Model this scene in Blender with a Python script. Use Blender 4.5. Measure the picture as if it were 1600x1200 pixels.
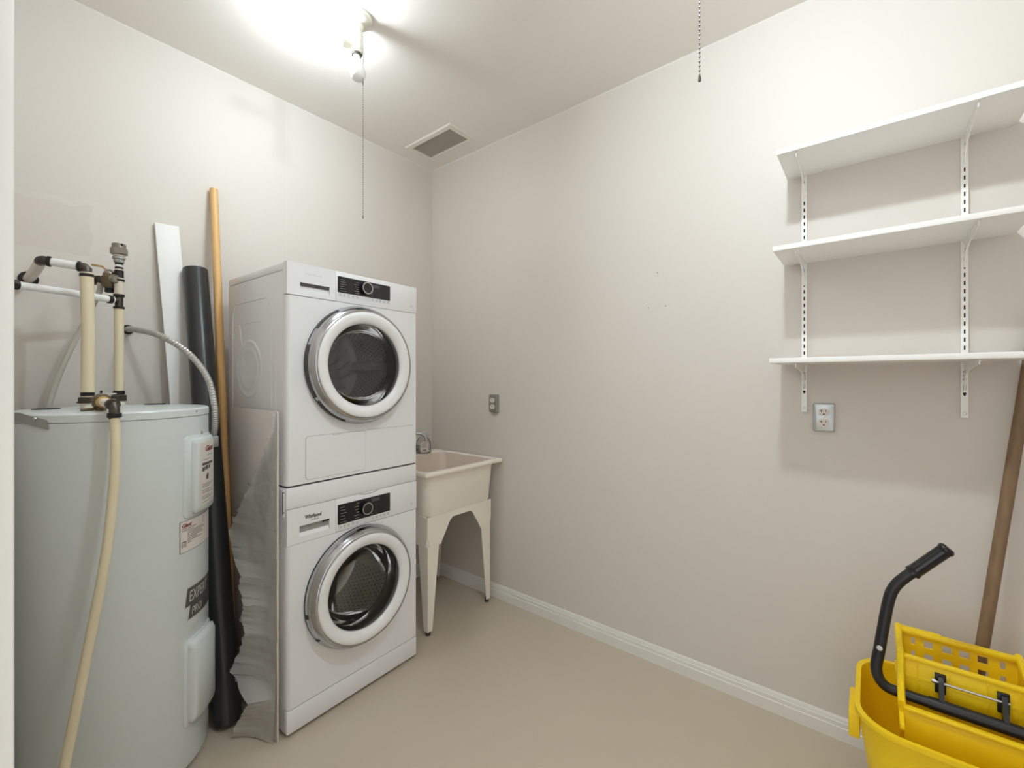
import bpy, bmesh, math, random
from mathutils import Vector, Matrix, noise
random.seed(7)
for o in list(bpy.data.objects):
    bpy.data.objects.remove(o)
SC = bpy.context.scene
COL = SC.collection
PI = math.pi
V = Vector

# ------------------------------------------------------------------ camera, world, exposure
YAW = math.radians(39.17)
CAM_H = 1.29
cam = bpy.data.cameras.new('camera')
cam.sensor_width = 36.0
cam.lens = 688.5 / 1600 * 36.0
cam.shift_y = (594 - 600) / 1600.0
cam.clip_start = 0.01
camo = bpy.data.objects.new('camera', cam)
COL.objects.link(camo)
camo.location = (0, 0, CAM_H)
camo.rotation_euler = (PI / 2, 0, YAW - PI / 2)
SC.camera = camo
BULB_STRENGTH = 675.0
WEAK_BULB = 250.0
SC.view_settings.view_transform = 'Standard'
SC.view_settings.look = 'None'
SC.view_settings.gamma = 1.0
SC.view_settings.use_curve_mapping = False
SC.view_settings.exposure = 0.0
w = bpy.data.worlds.new('world')
SC.world = w
w.use_nodes = True
w.node_tree.nodes['Background'].inputs[0].default_value = (0.95, 0.97, 1.0, 1)
w.node_tree.nodes['Background'].inputs[1].default_value = 1.6
SC.cycles.max_bounces = 10
SC.cycles.diffuse_bounces = 6
SC.cycles.sample_clamp_indirect = 8.0
SC.cycles.use_denoising = True

# ------------------------------------------------------------------ materials
def lin(c):
    return tuple((x / 255 / 12.92) if x / 255 <= 0.04045 else ((x / 255 + 0.055) / 1.055) ** 2.4 for x in c)

def mat(name, rgb, rough=0.5, metal=0.0, var=0.0, vscale=8.0, bump=0.0, bscale=200.0, spec=0.5, stretch=None,
        coat=0.0, emit=None, trans=0.0, sss=0.0):
    m = bpy.data.materials.new(name)
    m.use_nodes = True
    nt = m.node_tree
    b = nt.nodes['Principled BSDF']
    c = lin(rgb) + (1,)
    b.inputs['Base Color'].default_value = c
    b.inputs['Roughness'].default_value = rough
    b.inputs['Metallic'].default_value = metal
    b.inputs['Specular IOR Level'].default_value = spec
    b.inputs['Coat Weight'].default_value = coat
    b.inputs['Transmission Weight'].default_value = trans
    tc = nt.nodes.new('ShaderNodeTexCoord')
    mp = nt.nodes.new('ShaderNodeMapping')
    nt.links.new(tc.outputs['Object'], mp.inputs['Vector'])
    if stretch:
        mp.inputs['Scale'].default_value = stretch
    if var > 0:
        n = nt.nodes.new('ShaderNodeTexNoise')
        n.inputs['Scale'].default_value = vscale
        n.inputs['Detail'].default_value = 6
        nt.links.new(mp.outputs[0], n.inputs['Vector'])
        mx = nt.nodes.new('ShaderNodeMix')
        mx.data_type = 'RGBA'
        mx.inputs[6].default_value = tuple(x * (1 - var) for x in c[:3]) + (1,)
        mx.inputs[7].default_value = tuple(min(1, x * (1 + var)) for x in c[:3]) + (1,)
        nt.links.new(n.outputs['Fac'], mx.inputs[0])
        nt.links.new(mx.outputs[2], b.inputs['Base Color'])
    if bump > 0:
        n = nt.nodes.new('ShaderNodeTexNoise')
        n.inputs['Scale'].default_value = bscale
        n.inputs['Detail'].default_value = 3
        nt.links.new(mp.outputs[0], n.inputs['Vector'])
        bp = nt.nodes.new('ShaderNodeBump')
        bp.inputs['Strength'].default_value = bump
        bp.inputs['Distance'].default_value = 0.002
        nt.links.new(n.outputs['Fac'], bp.inputs['Height'])
        nt.links.new(bp.outputs[0], b.inputs['Normal'])
    if emit:
        b.inputs['Emission Color'].default_value = lin(emit[0]) + (1,)
        b.inputs['Emission Strength'].default_value = emit[1]
    return m

def clear(name, tint, rough=0.03, refl=1.45, white=0.0):
    """thin tinted clear sheet: transparent mixed with a fresnel reflection and some white scatter"""
    m = bpy.data.materials.new(name)
    m.use_nodes = True
    nt = m.node_tree
    nt.nodes.clear()
    out = nt.nodes.new('ShaderNodeOutputMaterial')
    tr = nt.nodes.new('ShaderNodeBsdfTransparent')
    tr.inputs[0].default_value = tuple(tint) + (1,)
    gl = nt.nodes.new('ShaderNodeBsdfGlossy')
    gl.inputs['Roughness'].default_value = rough
    fr = nt.nodes.new('ShaderNodeFresnel')
    fr.inputs[0].default_value = refl
    mx = nt.nodes.new('ShaderNodeMixShader')
    base = tr
    if white > 0:
        df = nt.nodes.new('ShaderNodeBsdfDiffuse')
        df.inputs[0].default_value = (0.8, 0.79, 0.76, 1)
        m0 = nt.nodes.new('ShaderNodeMixShader')
        m0.inputs[0].default_value = white
        nt.links.new(tr.outputs[0], m0.inputs[1])
        nt.links.new(df.outputs[0], m0.inputs[2])
        base = m0
    nt.links.new(fr.outputs[0], mx.inputs[0])
    nt.links.new(base.outputs[0], mx.inputs[1])
    nt.links.new(gl.outputs[0], mx.inputs[2])
    nt.links.new(mx.outputs[0], out.inputs[0])
    return m

M = {}
WALLC = (216, 209, 201)
M['wall'] = mat('wall_paint', WALLC, 0.55, var=0.012, vscale=3, bump=0.06, bscale=260, spec=0.35)
M['ceiling'] = mat('ceiling_paint', (238, 233, 226), 0.8, var=0.01, vscale=3, bump=0.05, bscale=200, spec=0.2)
M['floor'] = mat('floor_paint', (196, 183, 164), 0.28, var=0.03, vscale=2.2, bump=0.02, bscale=40, spec=0.45)
M['trim'] = mat('trim_paint', (230, 228, 222), 0.4, var=0.01, bump=0.02)
M['shelf'] = mat('shelf_melamine', (246, 244, 240), 0.4, var=0.01, bump=0.02)
M['enamel'] = mat('white_enamel', (236, 236, 237), 0.22, var=0.006, spec=0.5)
M['side'] = mat('white_steel_side', (228, 226, 226), 0.3, var=0.006)
M['seam'] = mat('dark_seam', (70, 68, 66), 0.7)
M['softseam'] = mat('pale_seam', (150, 148, 146), 0.7)
M['chrome'] = mat('chrome', (188, 188, 190), 0.16, 1.0)
M['satin'] = mat('satin_chrome', (190, 190, 190), 0.28, 1.0)
M['ringwhite'] = mat('white_gloss', (238, 238, 238), 0.15)
M['black'] = mat('black_gloss', (22, 22, 23), 0.15)
M['blackp'] = mat('black_plastic', (26, 26, 27), 0.4, var=0.05)
M['rubber'] = mat('dark_rubber', (58, 58, 58), 0.55)
M['drumdark'] = mat('dryer_drum', (196, 196, 194), 0.4, 0.2)
M['drum'] = mat('steel_drum', (226, 226, 224), 0.3, 0.4)
M['hole'] = mat('dark_hole', (14, 13, 12), 0.8)
M['print'] = mat('white_print', (168, 168, 168), 0.5)
M['greyprint'] = mat('grey_print', (150, 150, 150), 0.5)
M['stripgrey'] = mat('icon_strip', (222, 222, 222), 0.3)
M['lcd'] = mat('display_grey', (74, 74, 76), 0.3)
M['logo'] = mat('logo_ink', (66, 64, 66), 0.4)
M['glass'] = clear('door_glass', (0.82, 0.82, 0.82), 0.02, 1.5)
M['bowl'] = clear('door_bowl_glass', (0.92, 0.92, 0.92), 0.02, 1.5)
M['tank'] = mat('tank_enamel', (214, 220, 219), 0.3, var=0.012, vscale=5, bump=0.015, bscale=30)
M['galv'] = mat('galvanised_steel', (168, 168, 164), 0.5, 0.7, var=0.18, vscale=30)
M['conduit'] = mat('conduit_steel', (190, 187, 183), 0.35, 0.7)
M['plate'] = mat('outlet_plate_steel', (196, 200, 200), 0.33, 0.75, var=0.05)
M['plated'] = mat('dull_grey_plate', (138, 136, 126), 0.5, 0.1)
M['socket'] = mat('ivory_socket', (226, 215, 206), 0.4)
M['brass'] = mat('aged_brass', (120, 104, 84), 0.38, 0.8, var=0.15, vscale=40)
M['bronze'] = mat('dark_fitting', (84, 78, 70), 0.4, 0.8, var=0.15, vscale=40)
M['nickel'] = mat('nickel_union', (150, 144, 134), 0.32, 0.9, var=0.1, vscale=30)
M['crimp'] = mat('black_crimp_ring', (48, 46, 44), 0.4, 0.6)
M['pexwhite'] = mat('white_pipe', (236, 236, 234), 0.4)
M['pex'] = mat('yellowed_pipe', (226, 213, 182), 0.4, var=0.03, vscale=12)
M['pexclear'] = mat('translucent_pipe', (216, 205, 190), 0.3)
M['greypipe'] = mat('grey_tube', (196, 190, 180), 0.5)
M['yellowtag'] = mat('yellow_lever', (196, 160, 96), 0.45)
M['nipple'] = mat('white_nipple', (240, 232, 214), 0.5)
M['label'] = mat('label_paper', (226, 218, 210), 0.5)
M['labelink'] = mat('label_ink', (92, 84, 82), 0.6)
M['labelred'] = mat('label_red', (130, 62, 58), 0.6)
M['badge'] = mat('badge_grey', (96, 92, 90), 0.35, 0.4)
M['badgeline'] = mat('badge_line', (196, 192, 186), 0.4)
M['board'] = mat('white_board', (238, 237, 234), 0.5, var=0.02, vscale=6, stretch=(9, 9, 0.6), bump=0.05, bscale=60)
M['abs'] = mat('black_pipe', (46, 46, 47), 0.3, var=0.08, vscale=6, stretch=(4, 4, .6))
M['tan'] = mat('tan_pipe', (222, 178, 118), 0.4, var=0.05, vscale=4, stretch=(4, 4, .7))
M['tanink'] = mat('pipe_print', (110, 84, 62), 0.6)
M['panel'] = mat('panel_face', (218, 211, 205), 0.6, var=0.08, vscale=5, bump=0.05, bscale=60)
M['card'] = mat('brown_board', (150, 122, 92), 0.8, var=0.08, vscale=14)
M['steelstrip'] = mat('steel_strip', (130, 128, 124), 0.35, 0.8)
M['sink'] = mat('sink_plastic', (243, 236, 224), 0.4, var=0.01, bump=0.03, bscale=90)
M['sinkin'] = mat('sink_inside', (236, 220, 206), 0.5, var=0.05, vscale=14, bump=0.1, bscale=120)
M['foot'] = mat('dark_foot', (70, 64, 56), 0.6)
M['bottle'] = clear('clear_bottle', (0.93, 0.94, 0.94), 0.08, 1.25, 0.16)
M['yellow'] = mat('yellow_plastic', (246, 208, 14), 0.42, var=0.04, vscale=9, bump=0.04, bscale=70)
M['wood'] = mat('worn_wood', (126, 101, 74), 0.6, var=0.38, vscale=14, stretch=(6, 6, 0.5), bump=0.12, bscale=80)
M['string'] = mat('mop_string', (150, 140, 122), 0.9)
M['bolt'] = mat('steel_bolt', (196, 194, 190), 0.3, 0.9)
M['lamp'] = mat('lamp_holder', (226, 220, 206), 0.45)
M['bulboff'] = mat('frosted_bulb', (236, 234, 230), 0.3)
M['bulbon'] = mat('lit_bulb', (255, 250, 240), 0.3, emit=((232, 246, 255), BULB_STRENGTH))
M['bulbweak'] = mat('lit_weak_bulb', (255, 250, 240), 0.3, emit=((232, 246, 255), WEAK_BULB))
M['chain'] = mat('bead_chain', (120, 116, 108), 0.35, 0.9)
M['vent'] = mat('vent_enamel', (232, 227, 216), 0.4)
M['ventdark'] = mat('vent_duct', (120, 114, 106), 0.8)
M['louvre'] = mat('vent_louvre', (206, 197, 184), 0.5)

def film_material():
    m = bpy.data.materials.new('torn_plastic_film')
    m.use_nodes = True
    nt = m.node_tree
    nt.nodes.clear()
    N = nt.nodes.new
    out = N('ShaderNodeOutputMaterial')
    tc = N('ShaderNodeTexCoord')
    mp = N('ShaderNodeMapping')
    mp.inputs['Scale'].default_value = (1, 0.55, 1.5)
    mp.inputs['Rotation'].default_value = (0.35, 0, 0)
    nt.links.new(tc.outputs['Object'], mp.inputs[0])
    n1 = N('ShaderNodeTexNoise')
    n1.inputs['Scale'].default_value = 9
    n1.inputs['Detail'].default_value = 3
    n1.inputs['Distortion'].default_value = 1.5
    nt.links.new(mp.outputs[0], n1.inputs['Vector'])
    v1 = N('ShaderNodeTexVoronoi')
    v1.feature = 'DISTANCE_TO_EDGE'
    v1.inputs['Scale'].default_value = 26
    va = N('ShaderNodeVectorMath')
    va.operation = 'MULTIPLY_ADD'
    va.inputs[1].default_value = (0.12, 0.12, 0.12)
    nt.links.new(n1.outputs['Color'], va.inputs[0])
    nt.links.new(mp.outputs[0], va.inputs[2])
    nt.links.new(va.outputs[0], v1.inputs['Vector'])
    ad = N('ShaderNodeMath')
    ad.operation = 'MULTIPLY_ADD'
    ad.inputs[1].default_value = 0.7
    nt.links.new(v1.outputs['Distance'], ad.inputs[0])
    nt.links.new(n1.outputs['Fac'], ad.inputs[2])
    bp = N('ShaderNodeBump')
    bp.inputs['Strength'].default_value = 0.75
    bp.inputs['Distance'].default_value = 0.014
    nt.links.new(ad.outputs[0], bp.inputs['Height'])
    tr = N('ShaderNodeBsdfTransparent')
    tr.inputs[0].default_value = (0.97, 0.97, 0.96, 1)
    df = N('ShaderNodeBsdfDiffuse')
    df.inputs[0].default_value = (0.92, 0.91, 0.89, 1)
    bp2 = N('ShaderNodeBump')
    bp2.inputs['Strength'].default_value = 0.2
    bp2.inputs['Distance'].default_value = 0.004
    nt.links.new(ad.outputs[0], bp2.inputs['Height'])
    nt.links.new(bp2.outputs[0], df.inputs['Normal'])
    gl = N('ShaderNodeBsdfGlossy')
    gl.inputs['Roughness'].default_value = 0.12
    nt.links.new(bp.outputs[0], gl.inputs['Normal'])
    m1 = N('ShaderNodeMixShader')
    m1.inputs[0].default_value = 0.34
    nt.links.new(tr.outputs[0], m1.inputs[1])
    nt.links.new(df.outputs[0], m1.inputs[2])
    m2 = N('ShaderNodeMixShader')
    fr = N('ShaderNodeFresnel')
    fr.inputs[0].default_value = 1.62
    nt.links.new(fr.outputs[0], m2.inputs[0])
    nt.links.new(m1.outputs[0], m2.inputs[1])
    nt.links.new(gl.outputs[0], m2.inputs[2])
    nt.links.new(m2.outputs[0], out.inputs[0])
    return m
M['film'] = film_material()

def left_wall_material():
    """painted plasterboard with a filled, slightly paler repair low on the left and one taped joint"""
    m = mat('wall_paint_patched', WALLC, 0.55, bump=0.06, bscale=260, spec=0.35)
    nt = m.node_tree
    b = nt.nodes['Principled BSDF']
    tc = nt.nodes['Texture Coordinate']
    sp = nt.nodes.new('ShaderNodeSeparateXYZ')
    nt.links.new(tc.outputs['Object'], sp.inputs[0])
    nz = nt.nodes.new('ShaderNodeTexNoise')
    nz.inputs['Scale'].default_value = 14
    nt.links.new(tc.outputs['Object'], nz.inputs['Vector'])
    def node(op, a, bval):
        n = nt.nodes.new('ShaderNodeMath')
        n.operation = op
        for i, x in enumerate((a, bval)):
            if isinstance(x, (int, float)):
                n.inputs[i].default_value = x
            else:
                nt.links.new(x, n.inputs[i])
        return n.outputs[0]
    wob = node('MULTIPLY', node('SUBTRACT', nz.outputs['Fac'], 0.5), 0.05)
    X = node('ADD', sp.outputs[0], wob)
    Z = node('ADD', sp.outputs[2], wob)
    def box(x0, x1, z0, z1):
        a = node('MULTIPLY', node('GREATER_THAN', X, x0), node('LESS_THAN', X, x1))
        c = node('MULTIPLY', node('GREATER_THAN', Z, z0), node('LESS_THAN', Z, z1))
        return node('MULTIPLY', a, c)
    diag = node('LESS_THAN', node('ADD', X, Z), 2.285)
    patch = node('MULTIPLY', box(0.0, 0.42, 1.2, 1.965), diag)
    dark = box(0.0, 0.285, 1.76, 1.945)
    mx = nt.nodes.new('ShaderNodeMix')
    mx.data_type = 'RGBA'
    mx.inputs[6].default_value = lin(WALLC) + (1,)
    mx.inputs[7].default_value = lin((219, 212, 204)) + (1,)
    nt.links.new(patch, mx.inputs[0])
    mx2 = nt.nodes.new('ShaderNodeMix')
    mx2.data_type = 'RGBA'
    nt.links.new(mx.outputs[2], mx2.inputs[6])
    mx2.inputs[7].default_value = lin((214, 206, 198)) + (1,)
    nt.links.new(node('MULTIPLY', dark, 0.9), mx2.inputs[0])
    seam = node('LESS_THAN', node('ABSOLUTE', node('SUBTRACT', sp.outputs[0], 1.018), 0), 0.0018)
    mx3 = nt.nodes.new('ShaderNodeMix')
    mx3.data_type = 'RGBA'
    nt.links.new(mx2.outputs[2], mx3.inputs[6])
    mx3.inputs[7].default_value = lin((221, 214, 205)) + (1,)
    nt.links.new(seam, mx3.inputs[0])
    nt.links.new(mx3.outputs[2], b.inputs['Base Color'])
    return m
M['wall_left'] = left_wall_material()

# ------------------------------------------------------------------ mesh helpers
class MB:
    def __init__(s):
        s.bm = bmesh.new()
    def _add(s, vs, fs):
        v = [s.bm.verts.new(p) for p in vs]
        for f in fs:
            try:
                s.bm.faces.new([v[i] for i in f])
            except ValueError:
                pass
        return v
    def box(s, a, b, bev=0.0, seg=2):
        x0, y0, z0 = a
        x1, y1, z1 = b
        vs = [(x0, y0, z0), (x1, y0, z0), (x1, y1, z0), (x0, y1, z0), (x0, y0, z1), (x1, y0, z1), (x1, y1, z1), (x0, y1, z1)]
        fs = [(0, 3, 2, 1), (4, 5, 6, 7), (0, 1, 5, 4), (1, 2, 6, 5), (2, 3, 7, 6), (3, 0, 4, 7)]
        if bev <= 0:
            s._add(vs, fs)
            return s
        t = bmesh.new()
        v = [t.verts.new(p) for p in vs]
        for f in fs:
            t.faces.new([v[i] for i in f])
        bmesh.ops.bevel(t, geom=list(t.edges), offset=bev, segments=seg, profile=0.5, affect='EDGES')
        s.merge(t)
        return s
    def merge(s, t, mtx=None):
        t.verts.index_update()
        vs = [(mtx @ v.co if mtx else v.co.copy()) for v in t.verts]
        fs = [[v.index for v in f.verts] for f in t.faces]
        s._add(vs, fs)
        t.free()
    def obox(s, mtx, a, b, bev=0.0, seg=2):
        q = MB()
        q.box(a, b, bev, seg)
        s.merge(q.bm, mtx)
        return s
    def prism(s, pts, axis, a, b):
        """polygon extruded along axis 0/1/2; pts are the two other coordinates in order"""
        def P(p, t):
            q = list(p)
            q.insert(axis, t)
            return tuple(q)
        n = len(pts)
        vs = [P(p, a) for p in pts] + [P(p, b) for p in pts]
        fs = [tuple(range(n))[::-1], tuple(range(n, 2 * n))] + [(i, (i + 1) % n, n + (i + 1) % n, n + i) for i in range(n)]
        s._add(vs, fs)
        return s
    def lathe(s, prof, o=(0, 0, 0), ax=(0, 0, 1), n=32, a0=0.0, a1=2 * PI):
        """prof = [(radius, height along axis)]"""
        ax = V(ax).normalized()
        e1 = ax.orthogonal().normalized()
        e2 = ax.cross(e1)
        o = V(o)
        full = abs(a1 - a0 - 2 * PI) < 1e-6
        cnt = n if full else n + 1
        rows = []
        for r, h in prof:
            if r < 1e-6:
                rows.append([s.bm.verts.new(o + ax * h)])
            else:
                rows.append([s.bm.verts.new(o + ax * h + (e1 * math.cos(a0 + (a1 - a0) * i / n) + e2 * math.sin(a0 + (a1 - a0) * i / n)) * r) for i in range(cnt)])
        for A, B in zip(rows, rows[1:]):
            for i in range(n):
                j = (i + 1) % cnt
                if len(A) == 1 and len(B) == 1:
                    continue
                if len(A) == 1:
                    f = [A[0], B[j], B[i]]
                elif len(B) == 1:
                    f = [A[i], A[j], B[0]]
                else:
                    f = [A[i], A[j], B[j], B[i]]
                try:
                    s.bm.faces.new(f)
                except ValueError:
                    pass
        return s
    def cyl(s, p, q, r, n=20, r2=None, bev=0.0):
        p, q = V(p), V(q)
        L = (q - p).length
        r2 = r if r2 is None else r2
        if bev > 0:
            pr = [(0, 0), (r - bev, 0), (r, bev), (r2, L - bev), (r2 - bev, L), (0, L)]
        else:
            pr = [(0, 0), (r, 0), (r2, L), (0, L)]
        return s.lathe(pr, p, q - p, n)
    def tube(s, pts, r, n=14, caps=True, ridge=0.0):
        pts = [V(p) for p in pts]
        rings = []
        up = None
        for i, p in enumerate(pts):
            t = (pts[min(i + 1, len(pts) - 1)] - pts[max(i - 1, 0)]).normalized()
            if up is None:
                up = t.orthogonal().normalized()
            else:
                up = (up - t * up.dot(t)).normalized()
            sd = t.cross(up)
            rr = r[i] if isinstance(r, (list, tuple)) else r
            if ridge:
                rr = rr * (1 + ridge * (1 if i % 2 else -1))
            rings.append([s.bm.verts.new(p + (up * math.cos(2 * PI * k / n) + sd * math.sin(2 * PI * k / n)) * rr) for k in range(n)])
        for A, B in zip(rings, rings[1:]):
            for k in range(n):
                s.bm.faces.new([A[k], A[(k + 1) % n], B[(k + 1) % n], B[k]])
        if caps:
            s.bm.faces.new(rings[0][::-1])
            s.bm.faces.new(rings[-1])
        return s
    def quad(s, *p):
        s._add(p, [tuple(range(len(p)))])
        return s

def spline(pts, n=12):
    pts = [V(p) for p in pts]
    out = []
    P = [pts[0] * 2 - pts[1]] + pts + [pts[-1] * 2 - pts[-2]]
    for i in range(1, len(P) - 2):
        for k in range(n):
            t = k / n
            a, b, c, d = P[i - 1:i + 3]
            out.append(0.5 * ((2 * b) + (c - a) * t + (2 * a - 5 * b + 4 * c - d) * t * t + (3 * b - a - 3 * c + d) * t ** 3))
    out.append(pts[-1])
    return out

def finish_mesh(bm, name, sharp=35):
    bmesh.ops.recalc_face_normals(bm, faces=list(bm.faces))
    me = bpy.data.meshes.new(name)
    bm.to_mesh(me)
    bm.free()
    me.polygons.foreach_set('use_smooth', [True] * len(me.polygons))
    me.set_sharp_from_angle(angle=math.radians(sharp))
    return me

def obj(name, mb, m, parent=None, label=None, sharp=35, recalc=True):
    me = finish_mesh(mb.bm, name, sharp)
    me.materials.append(M[m] if isinstance(m, str) else m)
    o = bpy.data.objects.new(name, me)
    COL.objects.link(o)
    if parent:
        o.parent = parent
    if label:
        o['label'] = label
    return o

def thing(name, label, cat, loc=(0, 0, 0), rz=0.0, group=None):
    o = bpy.data.objects.new(name, None)
    o.empty_display_size = 0.05
    COL.objects.link(o)
    o.location = loc
    o.rotation_euler = (0, 0, rz)
    o['label'] = label
    o['category'] = cat
    if group:
        o['group'] = group
    return o

def tag(o, label, cat, group=None):
    o['label'] = label
    o['category'] = cat
    if group:
        o['group'] = group
    return o

def struct(name, mb, m, label=None, parent=None):
    o = obj(name, mb, m, parent)
    if not parent:
        o['kind'] = 'structure'
    if label:
        o['label'] = label
    return o

def copy_child(src, parent, name=None):
    c = src.copy()
    if name:
        c.name = name
    COL.objects.link(c)
    c.parent = parent
    return c

def dup(root, loc, rz, label, group=None):
    r = root.copy()
    COL.objects.link(r)
    r.location = loc
    r.rotation_euler = (0, 0, rz)
    r['label'] = label
    if group:
        r['group'] = group
    for ch in list(root.children):
        c = copy_child(ch, r)
        for g in list(ch.children):
            copy_child(g, c)
    return r

def text_bm(body, size, bold=0.0, shear=0.0, depth=0.0004, align='LEFT'):
    """lettering as a bmesh lying in x (right), y (up); z is the thickness"""
    cu = bpy.data.curves.new('lettering', 'FONT')
    cu.body = body
    cu.size = size
    cu.offset = bold
    cu.shear = shear
    cu.extrude = depth
    cu.align_x = align
    cu.resolution_u = 3
    o = bpy.data.objects.new('lettering', cu)
    COL.objects.link(o)
    dg = bpy.context.evaluated_depsgraph_get()
    me = bpy.data.meshes.new_from_object(o.evaluated_get(dg))
    bm = bmesh.new()
    bm.from_mesh(me)
    bpy.data.objects.remove(o)
    bpy.data.curves.remove(cu)
    bpy.data.meshes.remove(me)
    return bm

# ------------------------------------------------------------------ room
XR, YL, XF, YB, H = 1.978, 2.314, 0.016, -0.95, 2.71
TH = 0.1
mb = MB(); mb.box((-1.6, YB - TH, -0.08), (XR + TH, YL + TH, 0)); struct('floor', mb, 'floor')
mb = MB(); mb.box((-1.6, YB - TH, H), (XR + TH, YL + TH, H + 0.08)); struct('ceiling', mb, 'ceiling')
mb = MB(); mb.box((XF - 0.12, YL, 0), (XR + TH, YL + TH, H)); struct('wall_left', mb, 'wall_left')
mb = MB(); mb.box((XR, YB - TH, 0), (XR + TH, YL, H)); wall_right = struct('wall_right', mb, 'wall')
mb = MB(); mb.box((XF - 0.12, YB - TH, 0), (XR, YB, H)); struct('wall_back', mb, 'wall')
D0, D1, DH = -0.5, 0.445, 2.08
mb = MB()
mb.box((XF - 0.12, D1, 0), (XF - 0.012, YL, H))
mb.box((XF - 0.12, YB, 0), (XF - 0.012, D0, H))
mb.box((XF - 0.12, D0, DH), (XF - 0.012, D1, H))
struct('wall_front', mb, 'wall')
# door opening with jambs and casings
mb = MB()
mb.box((XF - 0.125, D1 - 0.002, 0), (XF - 0.010, D1 + 0.004, DH))
mb.box((XF - 0.125, D0 - 0.004, 0), (XF - 0.010, D0 + 0.002, DH))
mb.box((XF - 0.125, D0, DH - 0.004), (XF - 0.010, D1, DH + 0.002))
door = struct('door_1', mb, 'trim', 'white painted door opening at the left edge of the view')
mb = MB(); mb.box((XF - 0.012, D1 + 0.004, 0), (XF + 0.0025, D1 + 0.07, DH + 0.07), 0.002); obj('casing', mb, 'trim', door)
mb = MB(); mb.box((XF - 0.012, D0 - 0.07, 0), (XF + 0.0025, D0 - 0.004, DH + 0.07), 0.002); obj('casing', mb, 'trim', door)
mb = MB(); mb.box((XF - 0.012, D0 - 0.004, DH + 0.002), (XF + 0.0025, D1 + 0.004, DH + 0.07), 0.002); obj('casing', mb, 'trim', door)

BBP = [(0, 0), (0.014, 0), (0.014, 0.045), (0.0105, 0.0465), (0.0105, 0.0615), (0.0068, 0.063), (0.0068, 0.0725), (0.003, 0.079), (0, 0.079)]
mb = MB(); mb.prism([(XR - p, z) for p, z in BBP], 1, YB, YL - 0.014); struct('baseboard_right', mb, 'trim')
mb = MB(); mb.prism([(YL - p, z) for p, z in BBP], 0, XF, XR); struct('baseboard_left', mb, 'trim')
mb = MB(); mb.prism([(YB + p, z) for p, z in BBP], 0, XF, XR - 0.014); struct('baseboard_back', mb, 'trim')

# thin caulk beads where the wall sheets and ceiling meet
mb = MB(); mb.prism([(XR, H), (XR - 0.004, H), (XR, H - 0.004)], 1, YB, YL); struct('trim_1', mb, 'trim')
mb = MB(); mb.prism([(YL, H), (YL - 0.004, H), (YL, H - 0.004)], 0, XF, XR); struct('trim_2', mb, 'trim')

for (y, z) in ((0.756, 1.781), (0.799, 1.624), (0.718, 1.625)):
    mb = MB(); mb.lathe([(0.0026, 0.0004), (0.0016, 0.0006), (0.0, 0.0002)], (XR, y, z), (-1, 0, 0), 10)
    obj('screw_hole', mb, 'hole', wall_right)

# ------------------------------------------------------------------ stacked laundry machines
MW = 0.597
ROT = math.atan2(0.017, 0.5)
MLOC = (0.715, 1.623, 0.0)

def rrect(cx, cz, w_, h_, r, n=6):
    pts = []
    for k, (sx, sz) in enumerate(((1, 1), (-1, 1), (-1, -1), (1, -1))):
        for i in range(n + 1):
            a = PI / 2 * k + PI / 2 * i / n
            pts.append((cx + sx * (w_ / 2 - r) + r * math.cos(a), cz + sz * (h_ / 2 - r) + r * math.sin(a)))
    return pts

def plate_hole(mb, x0, x1, z0, z1, cx, cz, r, yf, yb, n=64):
    """flat plate facing -y with a round hole through it"""
    angs = sorted(set([2 * PI * i / n for i in range(n)] + [math.atan2(z - cz, x - cx) % (2 * PI) for x in (x0, x1) for z in (z0, z1)]))
    def edge(a):
        c, s_ = math.cos(a), math.sin(a)
        t = 1e9
        if c > 1e-9: t = min(t, (x1 - cx) / c)
        if c < -1e-9: t = min(t, (x0 - cx) / c)
        if s_ > 1e-9: t = min(t, (z1 - cz) / s_)
        if s_ < -1e-9: t = min(t, (z0 - cz) / s_)
        return (cx + c * t, cz + s_ * t)
    m = len(angs)
    rows = {}
    for key, y in (('f', yf), ('b', yb)):
        rows[key + 'o'] = [mb.bm.verts.new((edge(a)[0], y, edge(a)[1])) for a in angs]
        rows[key + 'i'] = [mb.bm.verts.new((cx + r * math.cos(a), y, cz + r * math.sin(a))) for a in angs]
    for i in range(m):
        j = (i + 1) % m
        for A, B in (('fo', 'fi'), ('bi', 'bo'), ('fi', 'bi'), ('bo', 'fo')):
            mb.bm.faces.new([rows[A][i], rows[A][j], rows[B][j], rows[B][i]])

def plate_pocket(mb, x0, x1, z0, z1, px0, px1, pz0, pz1, yf, yb, yp, slope=0.0):
    """plate facing -y with a rectangular pocket sunk to yp"""
    mb._add([(x0, yf, z0), (x1, yf, z0), (x1, yf, z1), (x0, yf, z1), (px0, yf, pz0), (px1, yf, pz0), (px1, yf, pz1), (px0, yf, pz1),
             (px0, yf + slope, pz0), (px1, yf + slope, pz0), (px1, yp, pz1), (px0, yp, pz1),
             (x0, yb, z0), (x1, yb, z0), (x1, yb, z1), (x0, yb, z1)],
            [(0, 1, 5, 4), (1, 2, 6, 5), (2, 3, 7, 6), (3, 0, 4, 7), (4, 5, 9, 8), (5, 6, 10, 9), (6, 7, 11, 10), (7, 4, 8, 11), (8, 9, 10, 11),
             (12, 15, 14, 13), (0, 12, 13, 1), (1, 13, 14, 2), (2, 14, 15, 3), (3, 15, 12, 0)])

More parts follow.
